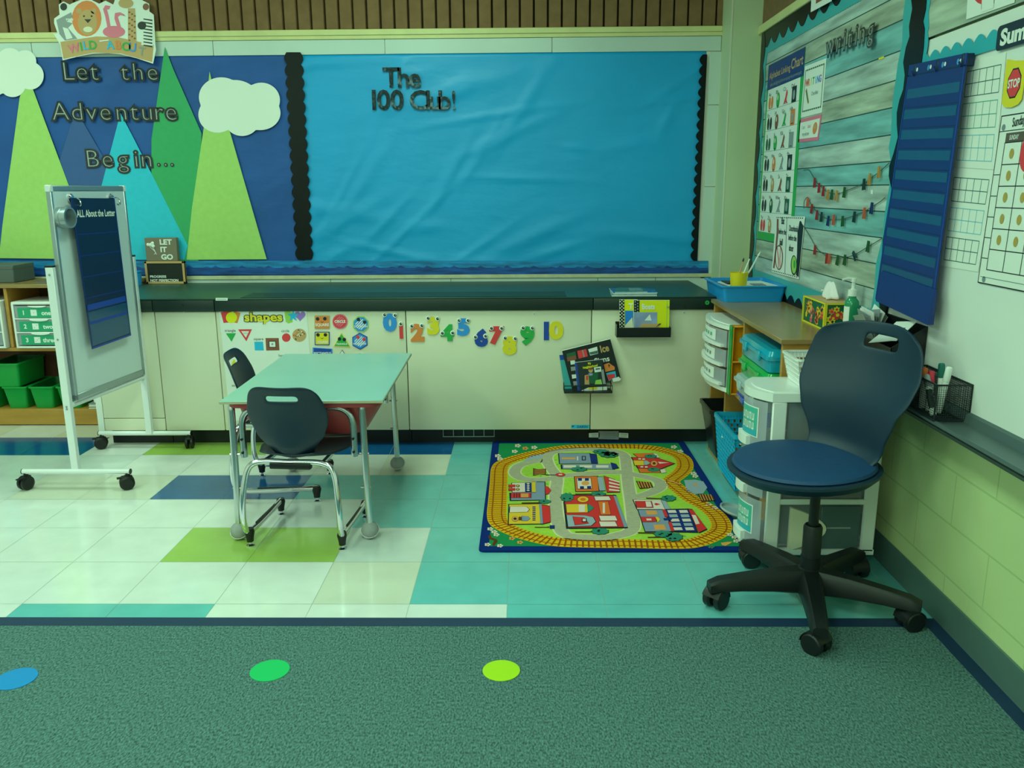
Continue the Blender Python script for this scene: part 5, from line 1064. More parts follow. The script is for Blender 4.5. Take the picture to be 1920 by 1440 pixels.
# stacked latch cases
def case(label, z0, z1, m_, y0=2.955, y1=3.37, x0=.865):
    t = thing('latch_case', label, 'case', ((x0+1.16)/2, (y0+y1)/2, z0), group='latch cases stacked on the bookcase shelf'); hx, hy, h_ = (1.16-x0)/2, (y1-y0)/2, z1-z0
    rr = lambda e, z_, r_=.02: [(a, b, z_) for a, b in rrect(-hx+e, -hy+e, hx-e, hy-e, r_, 4)]
    m = MB(); m.loft([rr(.012, 0), rr(.008, h_*.55), rr(0, h_*.56), rr(0, h_*.64)], m_); part(m, 'body', t); m = MB(); m.loft([rr(0, h_*.645), rr(0, h_*.72), rr(.006, h_*.73), rr(.012, h_*.94), rr(.03, h_*.998)], m_); part(m, 'lid', t)
    for q in (-1, 1): m = MB(); m.box((-hx-.006, q*hy*.45-.025, h_*.35), (-hx+.004, q*hy*.45+.025, h_*.78), m_, .003, 1); part(m, 'latch', t)
case('dark blue latch case at the bottom of the stack', .402, .458, 'box_blue'); case('clear latch case, second from the bottom of the stack', .4585, .53, 'box_clear', x0=.85); case('bright green latch case under the teal one', .5305, .607, 'box_green'); case('teal latch case on top of the stack', .6075, .69, 'box_teal')
# yellow tray standing upright
t = thing('divided_tray', 'yellow divided tray standing upright beside the small drawer unit', 'tray', (.868, 3.484, .402), R(0)); m = MB(); w_, h_ = .26, .295
m.box((0, .022, 0), (w_, .026, h_), 'tray_yellow'); m.box((-.006, .026, 0), (w_, .029, h_), 'box_green')
for q in ((0, 0, .006, h_), (w_-.006, 0, w_, h_), (0, 0, w_, .006), (0, h_-.006, w_, h_), (0, h_*.47, w_, h_*.47+.007)): m.box((q[0], -.012, q[1]), (q[2], .024, q[3]), 'tray_yellow', .002, 1)
m.box((-.005, -.012, 0), (-.0005, .026, h_), 'bin_green'); part(m, 'tray_body', t)
bin_('storage_bin', 'black bin low in the right bookcase by the cabinet', .985, 3.845, .031, .27, .24, .235, 'bin_black', 'black', .70)
# cyan basket with holes
def basket(name, label, loc, w_, d_, h_, m_, taper, nh, nv, cat='basket', rz=0, bars=False):
    t = thing(name, label, cat, loc, rz); m = MB()
    def P_s(u, z, side):
        k = taper+(1-taper)*z/h_; hx, hy = w_/2*k, d_/2*k
        return [(u*hx, -hy, z), (hx, u*hy, z), (-u*hx, hy, z), (-hx, -u*hy, z)][side]
    for side in range(4):
        for i in range(nh+1):
            u = -1+2*i/nh; m.tube([P_s(u, .0, side), P_s(u, h_*.95, side)], .0022, m_, 5)
        for j in range(nv+1):
            z = h_*(.02+.93*j/nv); m.tube([P_s(-1, z, side), P_s(1, z, side)], .003, m_, 5)
        for i in range(nh):
            for j in range(nv):
                if ((i+j) % 2 == 0 and not bars) or j in (0, nv-1):
                    u0, u1 = -1+2*i/nh, -1+2*(i+1)/nh; z0_, z1_ = h_*(.02+.93*j/nv), h_*(.02+.93*(j+1)/nv); m.add([P_s(u0, z0_, side), P_s(u1, z0_, side), P_s(u1, z1_, side), P_s(u0, z1_, side)], [(0, 1, 2, 3)], m_)
    part(m, 'lattice_wall', t); m = MB(); k = taper; m.box((-w_/2*k, -d_/2*k, 0), (w_/2*k, d_/2*k, .004), m_); part(m, 'bottom', t)
    m = MB(); ro = rrect(-w_/2-.006, -d_/2-.006, w_/2+.006, d_/2+.006, .02, 4); ri = rrect(-w_/2+.004, -d_/2+.004, w_/2-.004, d_/2-.004, .015, 4)
    m.loft([[(a, b, h_*.93) for a, b in ro], [(a, b, h_) for a, b in ro], [(a, b, h_) for a, b in ri], [(a, b, h_*.93) for a, b in ri]], m_, caps=False, smooth=False); part(m, 'rim', t); return t
basket('plastic_basket', 'turquoise plastic basket with slotted sides on the right bookcase bottom', (.985, 3.465, .031), .27, .37, .25, 'basket_cyan', .84, 20, 12)
m = MB()
random.seed(3)
for k in range(4): m.M = Matrix.Translation((0, 0, .012*k)) @ Matrix.Rotation(.25*k-.3, 4, 'Z') @ Matrix.Rotation(.12*(k % 2), 4, 'Y'); m.box((-.09, -.12, 0), (.09, .12, .008), ('cream', 'tan', 'grey', 'cream')[k])
tag(m.build('paper_stack', loc=(.985, 3.45, .155)), 'loose cream papers lying inside the turquoise basket', 'paper')
m = MB(Matrix.Rotation(R(14), 4, 'Y')); m.lathe([(.001, 0), (.062, 0), (.069, .006), (.069, .012), (.064, .012), (.058, .003), (.001, .003)], 'box_clear', n=36, caps=False); tag(m.build('plastic_lid', loc=(.826, 3.10, .020)), 'round clear plastic lid on the floor beside the cart', 'dish')  # clear container lid lying tilted on the floor
# small white basket on the cart
basket('plastic_basket', 'small white slotted basket on top of the rolling cart', (.985, 2.775, .6165), .19, .17, .095, 'plastic_white', .80, 14, 5, bars=True)
m = MB()
for k in range(7): m.cyl((-.05+.017*k, -.04, .004), (-.052+.017*k, .05, .012), .006, ('wood_dark', 'tan', 'brown')[k % 3], n=8)
tag(m.build('crayon_bundle', loc=(.985, 2.775, .622)), 'brown and tan sticks lying in the small white basket', 'sticks')

# --- on top of the right bookcase
TZ = QT
tr_ = bin_('storage_tray', 'wide blue plastic tray holding papers and a yellow cup', 1.055, 4.06, TZ+.0005, .29, .38, .075, 'tray_blue', 'tray_blue', .93, cat='tray', rim=.01)
for ch_ in kids(tr_): pass
m = MB(); 
for k in range(8): m.M = Matrix.Rotation(.03*k-.1, 4, 'Z'); m.box((-.11, -.15, .0075*k), (.11, .15, .0075*k+.006), 'label_white' if k % 2 else 'grey')
m.M = Matrix.Identity(4); m.box((-.11, .0, .0595), (-.02, .13, .0635), 'black'); m.box((.0, -.06, .0595), (.06, .02, .061), 'ink_soft'); tag(m.build('paper_stack', loc=(1.08, 4.04, TZ+.006)), 'white papers lying in the blue tray', 'paper')
cy_ = BW(4.03).uv(1381, 527); m = MB(); m.loft([[(r*cos(2*pi*k/24), r*sin(2*pi*k/24), z_) for k in range(24)] for r, z_ in ((.036, 0), (.042, .065), (.039, .065), (.034, .004), (.001, .004))], 'cup_yellow'); tag(m.build('brush_cup', loc=(.995, 3.93, TZ+.0675)), 'yellow cup with paintbrushes in the corner of the blue tray', 'cup')
for k, (dx, dy, hl, mt, lb) in enumerate(((.03, .02, .105, 'wood_stick', 'tan handled paintbrush leaning left in the yellow cup'), (.045, .0, .12, 'plastic_white', 'white handled paintbrush in the yellow cup'), (.075, .01, .13, 'label_white', 'long paintbrush leaning furthest right in the yellow cup'))):
    m = MB(); m.tube([(0, 0, 0), (dx*.6, dy*.6, hl*.55), (dx, dy, hl)], [.0025, .004, .0028], mt, 8); m.tube([(dx, dy, hl), (dx*1.07, dy*1.07, hl*1.07), (dx*1.16, dy*1.16, hl*1.17)], [.0035, .0045, .001], 'dark' if k != 2 else 'plastic_white', 8); tag(m.build('paintbrush', loc=(.985+.01*k, 3.93, TZ+.075)), lb, 'paintbrush', 'paintbrushes in the yellow cup')
# tissue box
t = thing('tissue_box', 'floral tissue box with yellow edges on the right bookcase', 'tissue box', (1.098, 3.064, TZ), 0); bx, by, bh = .118, .24, .10
m = MB(); m.box((0, 0, 0), (bx, by, bh), 'green_dark'); e = .005
for (a, b) in (((-e, -e, 0), (e, e, bh+.001)), ((bx-e, -e, 0), (bx+.001, e, bh+.001)), ((-e, by-e, 0), (e, by+.001, bh+.001))): m.box(a, b, 'yellow')
for z_ in (0, bh-e): m.box((-.001, -.001, z_), (bx, .002, z_+e+.001), 'yellow'); m.box((-.001, -.001, z_), (.002, by, z_+e+.001), 'yellow')
m.box((.001, .001, bh), (bx-.001, by-.001, bh+.001), 'tan')
random.seed(12)
def flowers(mf, W_, H_, n_):
    for k in range(n_):
        a, b = random.uniform(.018, W_-.015), random.uniform(.018, H_-.018); c_ = random.choice(['orange', 'red', 'yellow', 'pink', 'orange', 'yellow']); r_ = random.uniform(.010, .019); 
        pts = [(a+r_*(1 if q % 2 else .62)*cos(pi*q/6), b+r_*(1 if q % 2 else .62)*sin(pi*q/6)) for q in range(12)]; mf.prism(pts, .0004*k*.05+.0006, .0004*k*.05+.0006, c_); mf.prism(ell(a, b, r_*.35, r_*.35, 8), .002, .002, random.choice(['yellow', 'red', 'dark']))
m2 = MB(Matrix.Translation((0, -.0001, 0)) @ Matrix.Rotation(pi/2, 4, 'X')); flowers(m2, bx, bh, 16); m3 = MB(Matrix.Translation((-.0001, by, 0)) @ Matrix.Rotation(-pi/2, 4, 'Z') @ Matrix.Rotation(pi/2, 4, 'X')); flowers(m3, by, bh, 30)
for mm in (m2, m3):
    o_ = len(m.v); m.v += mm.v; m.f += [[i+o_ for i in f] for f in mm.f]; m.mi += [m.mid(mm.ms[i]) for i in mm.mi]; m.sm += mm.sm
part(m, 'carton', t)
m = MB(); rg = []
for z_, a_, b_, tw in ((0, .03, .055, 0), (.02, .022, .04, .3), (.045, .02, .026, .7), (.065, .010, .012, 1.0)): rg.append([(bx/2+a_*(1+.35*cos(5*q+tw))*cos(q), by/2+b_*(1+.3*sin(4*q+tw))*sin(q), bh+z_+.01*sin(3*q)*(z_ > 0)) for q in [2*pi*k/30 for k in range(30)]])
m.loft(rg, 'tissue'); m.add([(bx/2-.03, by/2+.02, bh+.01), (bx/2-.05, by/2+.09, bh+.028), (bx/2+.01, by/2+.09, bh+.035), (bx/2+.01, by/2+.02, bh+.04)], [(0, 1, 2, 3), (3, 2, 1, 0)], 'tissue'); m.build('tissue', t, subsurf=2)['label'] = 'white tissue pulled out of the top'
# hand sanitiser
t = thing('pump_bottle', 'green hand sanitiser bottle with a white pump beside the tissue box', 'bottle', (1.165, 2.995, TZ)); m = MB(); m.lathe([(.023, 0), (.025, .004), (.025, .105), (.023, .118), (.013, .13), (.013, .138)], 'gel', n=28); part(m, 'bottle', t)
m = MB(); m.lathe([(.016, .136), (.016, .158), (.009, .16), (.006, .165), (.006, .185), (.010, .186), (.010, .198), (.006, .2)], 'plastic_white', n=20); m.tube([(0, 0, .195), (-.02, .0, .198), (-.04, .0, .194)], [.006, .005, .004], 'plastic_white', 10); part(m, 'pump', t)
m = MB(); m.add([(.0253*cos(q), .0253*sin(q), z_) for z_ in (.015, .10) for q in [R(150+12*k) for k in range(8)]], [(k, k+1, k+9, k+8) for k in range(7)], 'label_white'); part(m, 'label', t)
# card with a glue bottle drawing, leaning on the wall
P3 = RW(1.165); s = Sheet(P3, [(1613.5, 577), (1632, 582), (1630, 618.5), (1610.5, 612)], 'white', .001)
s.poly([(s.W*.3, s.H*.08), (s.W*.72, s.H*.08), (s.W*.7, s.H*.42), (s.W*.33, s.H*.42)], 'blue', 1); s.rel(.35, .42, .68, .5, 'cyan', 1); s.poly([(s.W*.36, s.H*.52), (s.W*.68, s.H*.52), (s.W*.56, s.H*.85), (s.W*.5, s.H*.85)], 'orange', 1); s.rel(.4, .6, .63, .66, 'brown', 2)
s.done('picture_card', 'white card with a drawn glue bottle behind the swivel chair', 'card')

# ================================================================== RIGHT WALL
RP = RW(1.205)
def zy(y): return -y          # plane coordinate of world Y on the right wall
YL, YR = 4.50, 2.80           # writing board left / right (world Y)
def zx(x, y): return (1400+x/3.692, y/3.692)
def zw(x, y): return (1400+x/5.143, 300+y/5.143)
# plank-print backing paper, one sheet; seams and plank tones are its print
ztop, zbot = 2.018, RP.uv(1417, 512)[1]-.03
s = Sheet(RP, [('uv', -YL, ztop), ('uv', -YR, ztop), ('uv', -YR, zbot), ('uv', -YL, zbot)], 'plank_gap', .002)
seams = sorted([(RP.uv(*a)[1]+RP.uv(*b)[1])/2 for a, b in (((1491, 317), (1670, 303)), ((1491, 349.6), (1661.5, 346.7)), ((1488.5, 387.5), (1659.6, 396)), ((1510, 427), (1655, 446)), ((1505, 466), (1643, 494)), ((1501, 504), (1640, 540)), ((1495, 280), (1671, 253)), ((1543.5, 232), (1679, 200)), ((1543.5, 192), (1678, 151)), ((1547.6, 149), (1691, 93.4)), ((1516, 116), (1694, 39)), ((1511, 81), (1671, 2.7)))])
lv = [zbot]+seams+[ztop]; tones = ['plank_light', 'plank_tan', 'plank_light', 'plank_teal', 'plank_light', 'plank_teal', 'plank_light', 'plank_teal', 'plank_tan', 'plank_light', 'plank_teal', 'plank_tan', 'plank_light']
for k in range(len(lv)-1): s.rect(0, lv[k]-zbot+.002, s.W, lv[k+1]-zbot-.002, tones[k % 13], 1)
s.done('backing_paper', 'weathered teal and grey plank print paper covering the writing board', 'paper')
# second plank paper, above the whiteboard
zl = (RP.uv(1741, 72)[1]+RP.uv(1920, 5)[1])/2
s = Sheet(RP, [('uv', -2.74, ztop), ('uv', -.6, ztop), ('uv', -.6, zl), ('uv', -2.74, zl)], 'plank_gap', .002); n_ = 3
for k in range(n_): s.rect(0, s.H*k/n_+.002, s.W, s.H*(k+1)/n_-.002, ('plank_tan', 'plank_light', 'plank_light')[k], 1)
s.done('backing_paper', 'grey plank print paper above the whiteboard at the top right', 'paper')
# whiteboard with tray
WBX = 1.206; t = thing('whiteboard', 'large wall whiteboard with a metal tray along the right wall', 'whiteboard', (WX-.001, 2.79, 0)); TW = Matrix.Translation((-(WX-.001), -2.79, 0)); ZW0 = .618
m = MB(TW); m.box((WBX, -1.2, ZW0), (WX-.001, 2.79, zl-.004), 'whiteboard', .001, 1); part(m, 'writing_surface', t)
pf = [(1.206, .66), (1.196, .655), (1.19, .632), (1.12, .626), (1.118, .636), (1.112, .636), (1.110, .622), (1.118, .612), (1.15, .606), (1.16, .585), (1.206, .583)]
m = MB(TW); y0_, y1_ = -1.2, 2.79; m.loft([[(x, y0_, z_) for x, z_ in pf], [(x, y1_, z_) for x, z_ in pf]], 'tray_alu', smooth=False); m.box((1.109, -1.2, .6225), (1.1105, 2.79, .626), 'black'); m.box((1.1475, -1.2, .596), (1.1495, 2.79, .6), 'black'); part(m, 'marker_tray', t)
# borders
def trace(name, label, px, m_, d, cat='border'): return cut(name, label, cat, px, m_, d, RP, .0012)
trace('scalloped_border', 'turquoise border strip left of the broad black one, between the boards', [(1699, -8), (1694, 27), (1692, 81), (1684, 120), (1680, 150), (1674, 190), (1671, 255), (1667, 276), (1671, 306), (1668, 349), (1660, 396), (1655, 446), (1643, 494), (1640, 540), (1632, 590), (1650, 590), (1665, 480), (1700, 250), (1722, 0), (1724, -8)], 'border_teal', .0035)
trace('scalloped_border', 'turquoise border strip right of the broad black one at the top of the photo', [(1730, -8), (1746, -8), (1744, 8), (1741.5, 22), (1742, 50), (1740, 60), (1741, 75), (1739, 92), (1736, 108), (1736, 112), (1738, 130), (1712, 150)], 'border_aqua', .0035)
trace('scalloped_border', 'broad black scalloped border between writing board and whiteboard', [(1708, -8), (1711, 16), (1705, 49), (1706, 68), (1699, 89), (1694, 117), (1697, 141), (1694, 168), (1687, 187), (1682, 211), (1682, 233), (1684, 257), (1676, 287), (1668, 311), (1667, 330), (1672, 355), (1665, 395), (1661, 420), (1656, 450), (1652, 500), (1644, 545), (1650, 575), (1638, 600), (1655, 612), (1664, 575), (1680, 520), (1700, 400), (1712, 250), (1725, 140), (1732, 89), (1734, 54), (1731, 40), (1736, 18), (1738, -8)], 'black_border', .0055)
def scal(name, label, u0, v0, u1, v1, w_, amp, n, m_, d, side=1):
    'scalloped strip from (u0,v0) to (u1,v1); scallops on its right hand side'
    a, b = V((u0, v0)), V((u1, v1)); t_ = (b-a).normalized(); nn = V((t_.y, -t_.x)); L = (b-a).length; N = n*8; c = (a+b)/2
    pts = [tuple(a-c), tuple(b-c)]+[tuple(a+t_*L*k/N+nn*(w_+amp*abs(sin(pi*n*k/N)))-c) for k in range(N, -1, -1)]
    mb = MB(); mb.prism(pts, 0, .0012, m_); return tag(mb.build(name, M=RP.mat(c.x, c.y, d)), label, 'border')
scal('scalloped_border', 'turquoise edging under the black scallops along the top of the writing board', -YL, ztop, -YR-.06, ztop, .108, .004, 70, 'border_teal', .004)
scal('scalloped_border', 'black scalloped border hanging along the top of the writing board', -YL, ztop+.004, -YR-.06, ztop+.004, .045, .040, 12, 'black_border', .0062)
scal('scalloped_border', 'turquoise edging along the foot of the writing board behind the blue tray', -YR-.06, zbot-.045, -YL, zbot-.045, .09, .004, 70, 'border_teal', .004)
scal('scalloped_border', 'black scalloped border along the foot of the writing board behind the tissue box', -YR-.06, zbot-.07, -YL, zbot-.07, .03, .03, 15, 'black_border', .0062)
scal('scalloped_border', 'narrow turquoise edging down the left end of the writing board by the column', -YL, zbot-.05, -YL, ztop, .062, .012, 7, 'border_teal', .0045)
scal('scalloped_border', 'black wavy border down the left end of the writing board by the column', -YL-.03, zbot-.06, -YL-.03, ztop, .045, .03, 8, 'black_border', .0075)
# turquoise scalloped border on the whiteboard
a, b = RP.uv(1725, 128), RP.uv(1880, 97); c0 = RP.uv(1736, 110); zlo = (a[1]+b[1])/2
scal('scalloped_border', 'wide turquoise scalloped border across the top of the whiteboard', -.9, zlo, a[0], zlo, .030, .020, 29, 'border_aqua', .003)
# letters of writing
letters('writing', [1556, 1572, 1583, 1593, 1605, 1616, 1632], 103, 36, 'o', RP.off(.003), 'writing on the plank paper', slope=-.40)
# alphabet chart
s = Sheet(RP.off(.003), [(1442, 123), (1511, 87.5), (1486, 461), (1420, 447)], 'green', .001); hd = .86; W, H = s.W, s.H
s.rect(0, H*hd, W, H, 'chart_navy', 1); s.rel(.04, .045, .93, hd, 'paper_white', 1)
s.text('Alphabet Linking', W*.35, H*.935, H*.034, 'tan', 2, .01, fit=W*.60); s.text('Chart', W*.82, H*.945, H*.05, 'tan', 2, .015, fit=W*.30); s.text('abcdefghijklmnopqrstuvwxyz', W*.52, H*.885, H*.018, 'grey', 2, fit=W*.86)
al = 'ABCDEFGHIJKLMNOPQRSTUVWXYZ'; random.seed(9); nr = 7; rh = (hd-.045)/nr
for r_ in range(nr):
    s.rel(.04, .045+rh*r_-.0008, .93, .045+rh*r_+.0012, 'ink_soft', 2)
    for c_ in range(4):
        i = r_*4+c_
        if i >= 26: break
        x = W*(.15+.215*c_); y = H*(hd-rh*(r_+.25)); s.text(al[i]+al[i].lower(), x-W*.04, y, H*.021, 'ink', 3, sx=1.5)
        m_ = random.choice(['brown', 'green_dark', 'dark', 'tan', 'red', 'green', 'grey', 'orange']); yy = H*(hd-rh*(r_+.66)); q_ = i % 4
        if q_ == 0: s.circ(x-.02, yy, .019, m_, 3, .030, 10); s.circ(x+.024, yy, .019, m_, 3, .030, 10)
        elif q_ == 1: s.circ(x, yy, .028, m_, 3, .036, 12); s.circ(x-.004, yy+.012, .009, 'cream', 4, .012, 8)
        elif q_ == 2: s.poly([(x-.035, yy-.03), (x-.01, yy+.0), (x+.01, yy+.036), (x+.026, yy+.02), (x+.012, yy-.01), (x+.035, yy-.03), (x, yy-.02)], m_, 3)
        else: s.rect(x-.032, yy-.032, x+.034, yy+.036, m_, 3); s.circ(x, yy, .018, 'grey', 4, .022, 8)
        s.rect(x-.02, H*(hd-rh*(r_+.93)), x+.015, H*(hd-rh*(r_+.93))+.003, 'ink_soft', 3)
s.done('alphabet_chart', 'tall alphabet linking chart with a blue heading on the plank paper', 'chart')
# writing checklist poster
s = Sheet(RP.off(.003), [(1509.7, 124.6), (1550, 109), (1541.7, 211), (1501.6, 221)], 'paper_white', .001); W, H = s.W, s.H
s.frame(W*.06, H*.1, W*.94, H*.92, .006, 'green_dark', 1)
for k in range(9): s.circ(W*(.12+.095*k), H*.905, .0035, 'cream', 2, n=6); s.circ(W*(.12+.095*k), H*.115, .0035, 'cream', 2, n=6)
for k, (ch, m_) in enumerate(zip('WRITING', ['red', 'orange', 'yellow', 'green', 'cyan', 'blue', 'purple'])): s.text(ch, W*(.18+.105*k), H*.66, H*.13, m_, 2, .03, sx=1.0)
s.text('Checklist', W*.60, H*.42, H*.075, 'ink_soft', 2, sx=1.0); s.poly([(W*.14, H*.52), (W*.2, H*.56), (W*.36, H*.28), (W*.36, H*.24), (W*.3, H*.25)], 'tan', 2); s.poly([(W*.17, H*.50), (W*.19, H*.52), (W*.34, H*.27), (W*.31, H*.27)], 'green_dark', 3)
s.done('writing_poster', 'white Writing checklist poster with a dark dotted frame and a pencil', 'poster')
s = Sheet(RP.off(.003), [(1500, 225), (1541.7, 214), (1534.6, 263), (1497, 267)], 'pink', .001); W, H = s.W, s.H; s.rel(.05, .14, .95, .86, 'paper_white', 1)
s.text('I can', W*.22, H*.64, H*.16, 'ink_soft', 2, sx=.9); s.text('label', W*.50, H*.64, H*.16, 'pink', 2, sx=.9); s.text('my picture', W*.36, H*.34, H*.16, 'ink', 2, sx=.9); s.circ(W*.78, H*.5, W*.1, 'orange', 2, H*.24); s.circ(W*.79, H*.55, W*.05, 'tan', 3, H*.1)
s.done('reminder_card', 'small pink edged card under the Writing checklist poster', 'card')
# bat and ball poster
s = Sheet(RP.off(.0055), [(1455.4, 405), (1510, 406), (1498, 523.6), (1447.6, 510)], 'paper_white', .001); W, H = s.W, s.H
for k in range(14):
    for z_ in (.02, .965): s.rel(.03+.068*k, z_, .065+.068*k, z_+.018, 'dark', 1)
def pz(pts, m_, l): s.ppoly([zw(*p) for p in pts], m_, l)
pz([(295, 565), (312, 570), (310, 700), (290, 900), (272, 1045), (258, 1040), (280, 860), (293, 690)], 'brown', 2); pz(ell(316, 940, 38, 122, 22), 'brown', 2); pz(ell(316, 940, 30, 108, 22), 'paper_white', 3); pz([(298, 850), (304, 850), (316, 950), (316, 1040), (310, 1040), (308, 950)], 'red', 4); pz([(330, 850), (335, 850), (328, 950), (330, 1030), (324, 1030), (322, 950)], 'red', 4)
pz([(390, 555), (396, 557), (374, 1105), (368, 1103)], 'grey', 2); pz([(515, 590), (528, 588), (552, 640), (505, 1130), (480, 1110), (490, 900), (495, 700)], 'dark', 2); pz(ell(460, 1015, 30, 97, 20), 'dark', 3); pz(ell(462, 1012, 24, 84, 20), 'green_light', 4); pz(ell(468, 1005, 10, 40, 14), 'green', 5)
for tx, x, y, h_ in (('Bat', 355, 585, .030), ('before the', 350, 690, .024), ('ball', 338, 790, .030), ('Doorknob', 457, 660, .025), ('before the', 447, 750, .024), ('door', 435, 848, .028)):
    a, b = V(s.P.uv(*zw(x, y)))-s.c; s.mb.text(tx, a, b, h_, 'ink', s.z(4), 0, .02, sx=.8)
s.done('word_poster', 'white poster with a bat and ball beside a doorknob, lower on the plank paper', 'poster')
# poster above the board, cut by the top of the photo
s = Sheet(RW(WX-.0345), [(1523, -12), (1562, -38), (1560, 2), (1521, 23)], 'white', .002); s.rel(.25, .3, .7, .8, 'brown', 1); s.done('wall_poster', 'small white poster over the writing board cut by the top of the photo', 'poster')
s = Sheet(RP.off(.004), [(1818, -48), (1908, -95), (1903, 5), (1812.5, 36.7)], 'white', .001); W, H = s.W, s.H
ring = [(W*.47+W*.36*cos(a), H*.62+H*.44*sin(a)) for a in [2*pi*k/28 for k in range(28)]]; s.poly(ring, 'red', 1); s.circ(W*.47, H*.60, W*.24, 'white', 2, H*.34); s.rect(W*.34, H*.04, W*.60, H*.3, 'white', 3); s.rect(W*.338, H*.1, W*.344, H*.22, 'dark', 4); s.rect(W*.60, H*.13, W*.606, H*.26, 'dark', 4)
s.done('wall_poster', 'white poster with a thick red ring at the top right of the photo', 'poster')
# clothes-peg strings
STR = [([(548, 98), (575, 92), (605, 100), (665, 205), (710, 252), (752, 288), (795, 315), (830, 322), (877, 325), (952, 300), (1145, 218), (1200, 172), (1290, 105), (1375, 28)], [(665, 215, 'red'), (708, 265, 'red'), (750, 297, 'red'), (793, 330, 'yellow'), (832, 330, 'green'), (877, 338, 'yellow'), (953, 308, 'green'), (1143, 230, 'dark'), (1197, 180, 'yellow'), (1288, 113, 'yellow')], 'top'),
       ([(552, 468), (554, 400), (585, 358), (600, 390), (640, 455), (688, 515), (732, 545), (797, 572), (850, 572), (935, 568), (1050, 530), (1145, 490), (1217, 445), (1290, 400), (1335, 362)], [(598, 403, 'orange'), (637, 467, 'red'), (687, 527, 'red'), (731, 545, 'dark'), (796, 583, 'navy'), (849, 575, 'orange'), (936, 586, 'green'), (1049, 545, 'dark'), (1146, 508, 'orange'), (1217, 460, 'navy')], 'middle'),
       ([(540, 625), (600, 720), (665, 835), (700, 875), (780, 925), (885, 942), (955, 938), (1050, 908), (1180, 830), (1305, 757)], [(668, 863, 'red'), (782, 948, 'red'), (805, 948, 'orange'), (886, 962, 'green'), (957, 960, 'green'), (1050, 918, 'dark'), (1182, 830, 'green')], 'lowest')]
CN = {'red': 'red', 'yellow': 'tan yellow', 'green': 'green', 'dark': 'dark teal', 'navy': 'navy', 'orange': 'orange'}
for pts, pins, wh in STR:
    pl = RP.off(.008); q = [V((*pl.uv(*zw(*p)), 0)) for p in pts]; c = q[0].copy(); m = MB(); m.tube(smooth_path([p-c for p in q], 4), .0014, 'string', 5)
    tag(m.build('peg_string', M=pl.mat(c.x, c.y)), '%s of the three sagging brown peg strings on the plank paper' % wh, 'string')
    for k, (x, y, col) in enumerate(pins):
        a, b = pl.uv(*zw(x, y)); rot = random.uniform(-.12, .12)+(0.9 if (wh == 'lowest' and k == 5) else 0); t = thing('clothes_peg', '%s mini clothes peg, %s from the left on the %s string' % (CN[col], ORD[k] if k < 9 else 'tenth', wh), 'peg', M=pl.mat(a, b, .0015, rot), group='mini pegs on the strings')
        for sg in (-1, 1): m = MB(); m.prism([(sg*.0008, .017), (sg*.005, .018), (sg*.006, .004), (sg*.010, -.021), (sg*.006, -.021), (sg*.0012, .002)], 0, .006, 'clip_'+col); m.build('peg_half', t)
s = Sheet(RP.off(.003), [(1633.5, 356), (1637, 356), (1637, 364), (1633.5, 364)], 'white', .0008); s.done('sticker', 'tiny white sticker between the top and middle peg strings', 'sticker')
s = Sheet(RP.off(.003), [(1648, 109), (1658, 105), (1658, 109), (1648, 113)], 'yellow', .0008); s.done('tape_piece', 'tiny yellow tape scrap on the plank paper right of the writing letters', 'tape')

# --- whiteboard items
WP = RW(WBX-.0005)
s = Sheet(WP.off(.028), [(1708, 122), (1816, 99), (1747, 603), (1643, 561)], 'chart_navy', .003); W, H = s.W, s.H
rows = 11
for k in range(rows):
    a = .94-.082*(k+1); s.rel(.035, a+.008, .955, a+.045, 'vinyl', 1)
    s.rel(.02, a-.03, .975, a-.027, 'chart_dark', 1)
s.rel(0, 0, .015, 1, 'navy', 2); s.rel(.985, 0, 1, 1, 'navy', 2); s.rel(0, .955, 1, .96, 'chart_dark', 2)
for k in range(4): s.circ(W*(.13+.25*k), H*.975, .008, 'chrome', 3, n=12); s.circ(W*(.17+.25*k), H*.976, .006, 'label_white', 3, n=12)
pc = s.done('pocket_chart', 'long navy pocket chart hanging between the writing board and the whiteboard', 'chart')
m = MB(); m.box((-W/2, -.012, 0), (W/2, .012, .026), 'chart_navy', .008, 2); m.M = Matrix.Translation((0, -H/2+.09, .003)) @ Matrix.Rotation(.06, 4, 'Z'); o = None
m = MB(); zz_ = -H/2
m.add([(-W/2+.002, zz_+.01, .003), (W/2-.002, zz_-.012, .003), (W/2-.002, zz_+.09, .003), (-W/2+.002, zz_+.11, .003), (-W/2+.002, zz_+.01, .022), (W/2-.002, zz_-.012, .022), (W/2-.002, zz_+.09, .010), (-W/2+.002, zz_+.11, .010)], [(4, 5, 6, 7), (0, 1, 5, 4), (1, 2, 6, 5), (3, 0, 4, 7), (2, 3, 7, 6)], 'chart_navy'); part(m, 'folded_hem', pc)
for k in range(3): 
    m = MB(); m.box((-.007, -.02, -.0262), (.007, .012, .005), 'chart_dark', .002, 1); m.tube([(0, -.016, -.012), (0, -.02, .008), (0, -.008, .012)], .003, 'chart_navy', 6); a, b = V(WP.off(.028).uv((1718, 1760, 1808)[k], (128, 119, 109)[k])); part(m, 'hanging_clip', pc).location = (a-s.c.x, b-s.c.y, 0)
def tenframes(px4, cols, label):
    s = Sheet(WP, px4, 'paper_white', .0008); W, H = s.W, s.H
    for k, m_ in enumerate(cols):
        b0 = H*(.07+.30*(2-k)); b1 = b0+H*.235; a0, a1 = W*.1, W*.92; lw_ = .0022
        for r_ in range(3): y = b0+(b1-b0)*r_/2; s.rect(a0, y-lw_/2, a1, y+lw_/2, m_, 1)
        for c_ in range(6): x = a0+(a1-a0)*c_/5; s.rect(x-lw_/2, b0, x+lw_/2, b1, m_, 1)
    s.done('ten_frame_sheet', label, 'chart', 'ten frame sheets on the whiteboard')
